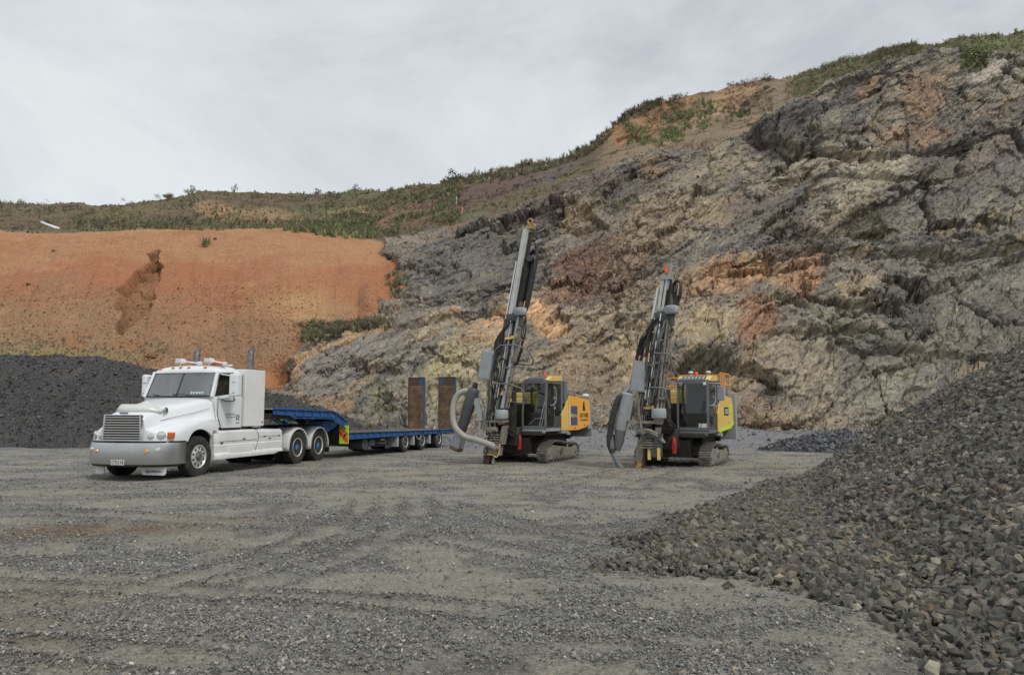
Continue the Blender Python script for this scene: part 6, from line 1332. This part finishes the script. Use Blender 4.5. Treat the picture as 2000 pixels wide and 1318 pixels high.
    tag(link('hill_grass', np_mesh('hill_grass', np.concatenate(VV), np.concatenate(FF), np.concatenate(CC)), [LEAF_M]), 'rough grass and rushes growing over the hilltop and ledges', 'grass', kind='stuff')
    VV, FF, CC = [], [], []; off = 0
    B = [(200, (-120, 900, 385, 450), hill & c1, ['dark', 'olive', 'brown', 'green'], [.35, .3, .25, .1], (.5, 1.3)), (130, (575, 765, 632, 664), (TER['seg'] > .9) & (TER['seg'] < 2.2), ['dark', 'brown', 'olive', 'plum'], [.3, .35, .2, .15], (.35, .85)),
         (150, (1420, 1510, 155, 225), hill, ['plum', 'brown', 'dark'], [.5, .3, .2], (.35, .8)), (60, (1230, 1330, 190, 240), TER['seg'] > 4.5, ['brown', 'dark', 'olive'], [.4, .3, .3], (.5, 1.0)), (22, (1660, 1740, 420, 475), rock, ['dark', 'plum', 'olive'], [.4, .3, .3], (.3, .7)),
         (40, (860, 1180, 260, 350), TER['seg'] > 4.7, ['brown', 'olive', 'dark'], [.5, .3, .2], (.5, 1.0)), (110, (1600, 1780, 85, 150), TER['seg'] > 4.6, ['olive', 'dark', 'brown'], [.4, .3, .3], (.4, .8)), (60, (1300, 1460, 200, 260), hill, ['olive', 'brown', 'dark'], [.4, .4, .2], (.3, .6)),
         (5, (690, 850, 780, 840), None, ['brown', 'olive', 'dark'], [.4, .4, .2], (.25, .5)), (110, (800, 2050, 200, 700), rock & (TER['n'][..., 2] > .72), ['dark', 'plum', 'olive'], [.3, .4, .3], (.2, .45))]
    for n, box, wt, keys, pr, sz in B:
        p = pick(n, box, rg, wt)
        if len(p): addp(TB, p - np.array([0, 0, .1]), rg.uniform(*sz, len(p)), cols(len(p), keys, pr))
    tag(link('hill_scrub', np_mesh('hill_scrub', np.concatenate(VV), np.concatenate(FF), np.concatenate(CC)), [LEAF_M]), 'low brown and dark green scrub matted over the slopes', 'scrub', kind='stuff')
    # single plants one can point at
    S = [(458, 372, 1.0, 'conical', 'dark', 'thin pointed dark shrub on the crest of the hill behind the orange bank'), (375, 380, 1.5, 'bush', 'green', 'round green bush on the skyline where the left hill starts to rise'),
         (328, 387, 1.6, 'bush', 'olive', 'low olive bush on the skyline, left of the round green bush'), (693, 374, 1.1, 'bush', 'dark', 'small square dark shrub on the skyline above the rock spur'), (646, 378, 1.0, 'bush', 'brown', 'small brown shrub on the skyline, middle one of three in a row'),
         (619, 378, 1.1, 'bush', 'brown', 'small brown shrub on the skyline, left one of three in a row'), (888, 346, 1.9, 'bush', 'dark', 'wide dark bush capping the bump of the middle skyline'), (930, 340, .9, 'conical', 'dark', 'thin dark shrub just right of the bump in the middle skyline'),
         (400, 476, 1.4, 'tuft', 'green', 'single green grass tuft at the upper edge of the orange bank'), (775, 562, 1.1, 'tuft', 'green', 'green rush clump in the notch where orange bank meets grey rock'), (57, 562, .5, 'tuft', 'dark', 'tiny dark grass tuft on the left part of the orange bank'),
         (1903, 450, 1.0, 'tuft', 'straw', 'straw and green grass tuft on the dark ledge of the upper right cliff'), (1210, 404, 1.2, 'tuft', 'straw', 'pale grass tuft hanging on the cliff above and right of the tall mast'), (1898, 135, 1.6, 'bush', 'green', 'bright green bush below the cliff top beside the white rock scar'),
         (1330, 236, 1.4, 'bush', 'green', 'green bush on the tan soil slope of the upper hill'), (1700, 455, .8, 'bush', 'dark', 'dark shrub in the hollow of the cliff ledge on the right'), (820, 375, .9, 'bush', 'green', 'small green bush on the hill slope left of the skyline bump')]
    for u, v, sz, kind, key, lab in S:
        p = near(u, v); r2 = np.random.default_rng(int(u))
        T = {'bush': bush_templates(1, 420, int(u)), 'conical': bush_templates(1, 260, int(u)), 'tuft': tuft_templates(1, 90, int(u), .8, .03)}[kind]
        tv, tf = T[0]; tv = tv * np.array([.6, .6, 1.7]) if kind == 'conical' else tv
        c = np.array(PAL[key]) * r2.uniform(.75, 1.3, (len(tv) // (5 if kind == 'tuft' else 4), 1)); c = np.repeat(c, 5 if kind == 'tuft' else 4, axis=0)
        root = 'grass_tuft' if kind == 'tuft' else 'shrub'
        o = link(root, np_mesh(root, tv * sz, tf, c), [LEAF_M]); o.location = (p[0], p[1], p[2] - .12); tag(o, lab, 'grass tuft' if kind == 'tuft' else 'shrub')
        if kind != 'tuft':
            m = MB()
            for k in range(4): a = k * 1.7; m.tube([(0, 0, -.3), (.08 * math.cos(a) * sz, .08 * math.sin(a) * sz, .25 * sz), (.3 * math.cos(a) * sz, .3 * math.sin(a) * sz, .55 * sz)], [.035 * sz, .03 * sz, .012 * sz], 6)
            m.build('stem', M['rustd'], o)
make_plants()
def make_rubble():
    rg = np.random.default_rng(15); T = hull_templates(20, 10, (.5, .85), 33); rock = TER['rock']; seg = TER['seg']
    J = [(5200, (-120, 620, 560, 720), rock < .4, (.35, .21, .115), (.05, .16)), (1800, (-120, 760, 455, 600), (rock < .4) & (seg < 3), (.40, .21, .11), (.03, .09)), (2600, (1060, 1290, 480, 600), rock > .5, (.15, .09, .07), (.05, .16)), (2600, (1150, 2100, 455, 520), (rock > .5) & (TER['n'][..., 2] > .5), (.10, .095, .10), (.05, .18)),
         (3200, (780, 2100, 250, 850), (rock > .5) & (TER['n'][..., 2] > .62), (.20, .175, .15), (.05, .22)), (1600, (930, 1330, 300, 420), (rock > .3), (.14, .11, .105), (.05, .15)), (2200, (520, 2100, 780, 860), (rock > .5), (.22, .18, .14), (.06, .22)), (900, (860, 1100, 380, 440), None, (.15, .10, .08), (.05, .14))]
    VV, FF, CC = [], [], []; off = 0
    for n, box, wt, c, sz in J:
        p = pick(n, box, rg, wt)
        if not len(p): continue
        s_ = sz[0] * (sz[1] / sz[0]) ** (rg.random(len(p)) ** 1.6); v, f, cc = scatter(T, p, s_, np.array(c) * rg.uniform(.55, 1.5, (len(p), 1)), rg); VV.append(v); FF.append(f + off); CC.append(cc); off += len(v)
    # loose rock along the gravel berm and at the cliff foot
    n = 5200; x = rg.uniform(-8, 24, n); y = 41 - .06 * x + rg.normal(0, 3.4, n); s_ = rg.lognormal(math.log(.05), .5, n); v, f, cc = scatter(T, np.stack([x, y, gz(x, y)], -1), s_, np.array((.15, .148, .15)) * rg.uniform(.6, 1.5, (n, 1)), rg); VV.append(v); FF.append(f + off); CC.append(cc)
    tag(link('slope_rubble', np_mesh('slope_rubble', np.concatenate(VV), np.concatenate(FF), np.concatenate(CC)), [STONE_M]), 'fallen stones and clods strewn over the slopes and ledges', 'rubble', kind='stuff')
make_rubble()
def small_things():
    p = near(100, 452); 
    for k, (dx, dz, tilt, yaw, ln, lab) in enumerate(((0, .35, 22, 8, 2.9, 'front white pole of the two lying at the top edge of the orange bank'), (-.5, .6, 17, 12, 2.6, 'rear white pole lying higher on the two at the top of the orange bank'))):
        o = empty('concrete_pole', (p[0] + dx, p[1] + k * .5, p[2] + dz + .3), 0); o.rotation_euler = (0, R(tilt) * -1 * -1, R(yaw)); tag(o, lab, 'pole', 'white poles discarded above the orange bank')
        m = MB(); m.tube([(-ln / 2, 0, 0), (ln / 2, 0, 0)], [.20, .16], 14); o2 = m.build('shaft', M['paper'], o); m = MB(); m.tube([(-ln / 2 - .06, 0, 0), (-ln / 2 + .05, 0, 0)], .23, 14); m.build('collar', M['lgrey'], o)
    p = near(891, 400); m = MB(); m.box(-.05, .05, -.04, .04, -.2, 1.3, .01); o = m.build('marker_stake', M['paper']); o.location = p; tag(o, 'white survey stake standing on the dark slope left of the tall mast', 'stake')
    p = near(905, 420); o = empty('marker_flag', p); tag(o, 'small orange flag on a stick at the top edge of the grey rock', 'flag')
    m = MB(); m.tube([(0, 0, -.1), (-.02, 0, .9)], .02, 6); m.build('stick', M['paper'], o); m = MB(); m.add([(-.02, 0, .9), (-.14, .03, .62), (.10, .05, .35), (.16, .02, .48)], [(0, 1, 2, 3)]); m.build('pennant', M['hio'], o, solid=.01)
    for u, v, r, lab in ((296, 694, .42, 'brown boulder resting on the lower orange bank above the truck cab'), (107, 492, .16, 'small dark stone high on the left part of the orange bank'), (420, 463, .17, 'small dark stone beside the green tuft on the orange bank')):
        p = near(u, v); bm = bmesh.new(); bmesh.ops.create_icosphere(bm, subdivisions=3, radius=1)
        for q in bm.verts: n = noise3(np.array(q.co.x * 1.3 + u), np.array(q.co.y * 1.3), np.array(q.co.z * 1.3)); q.co = Vector((q.co.x * 1.25, q.co.y, q.co.z * .7)) * r * (1 + .35 * float(n))
        me = bpy.data.meshes.new('boulder'); bm.to_mesh(me); bm.free(); o = link('boulder', me, [M['clod']]); o.location = (p[0], p[1] - .1, p[2] + r * .2); tag(o, lab, 'boulder')
M['clod'] = mat('earthy_rock', (.24, .12, .06), .9, grime=.6, grime_col=(.12, .07, .04), scale=3, bump=.8, bscale=9)
small_things()
#==END==
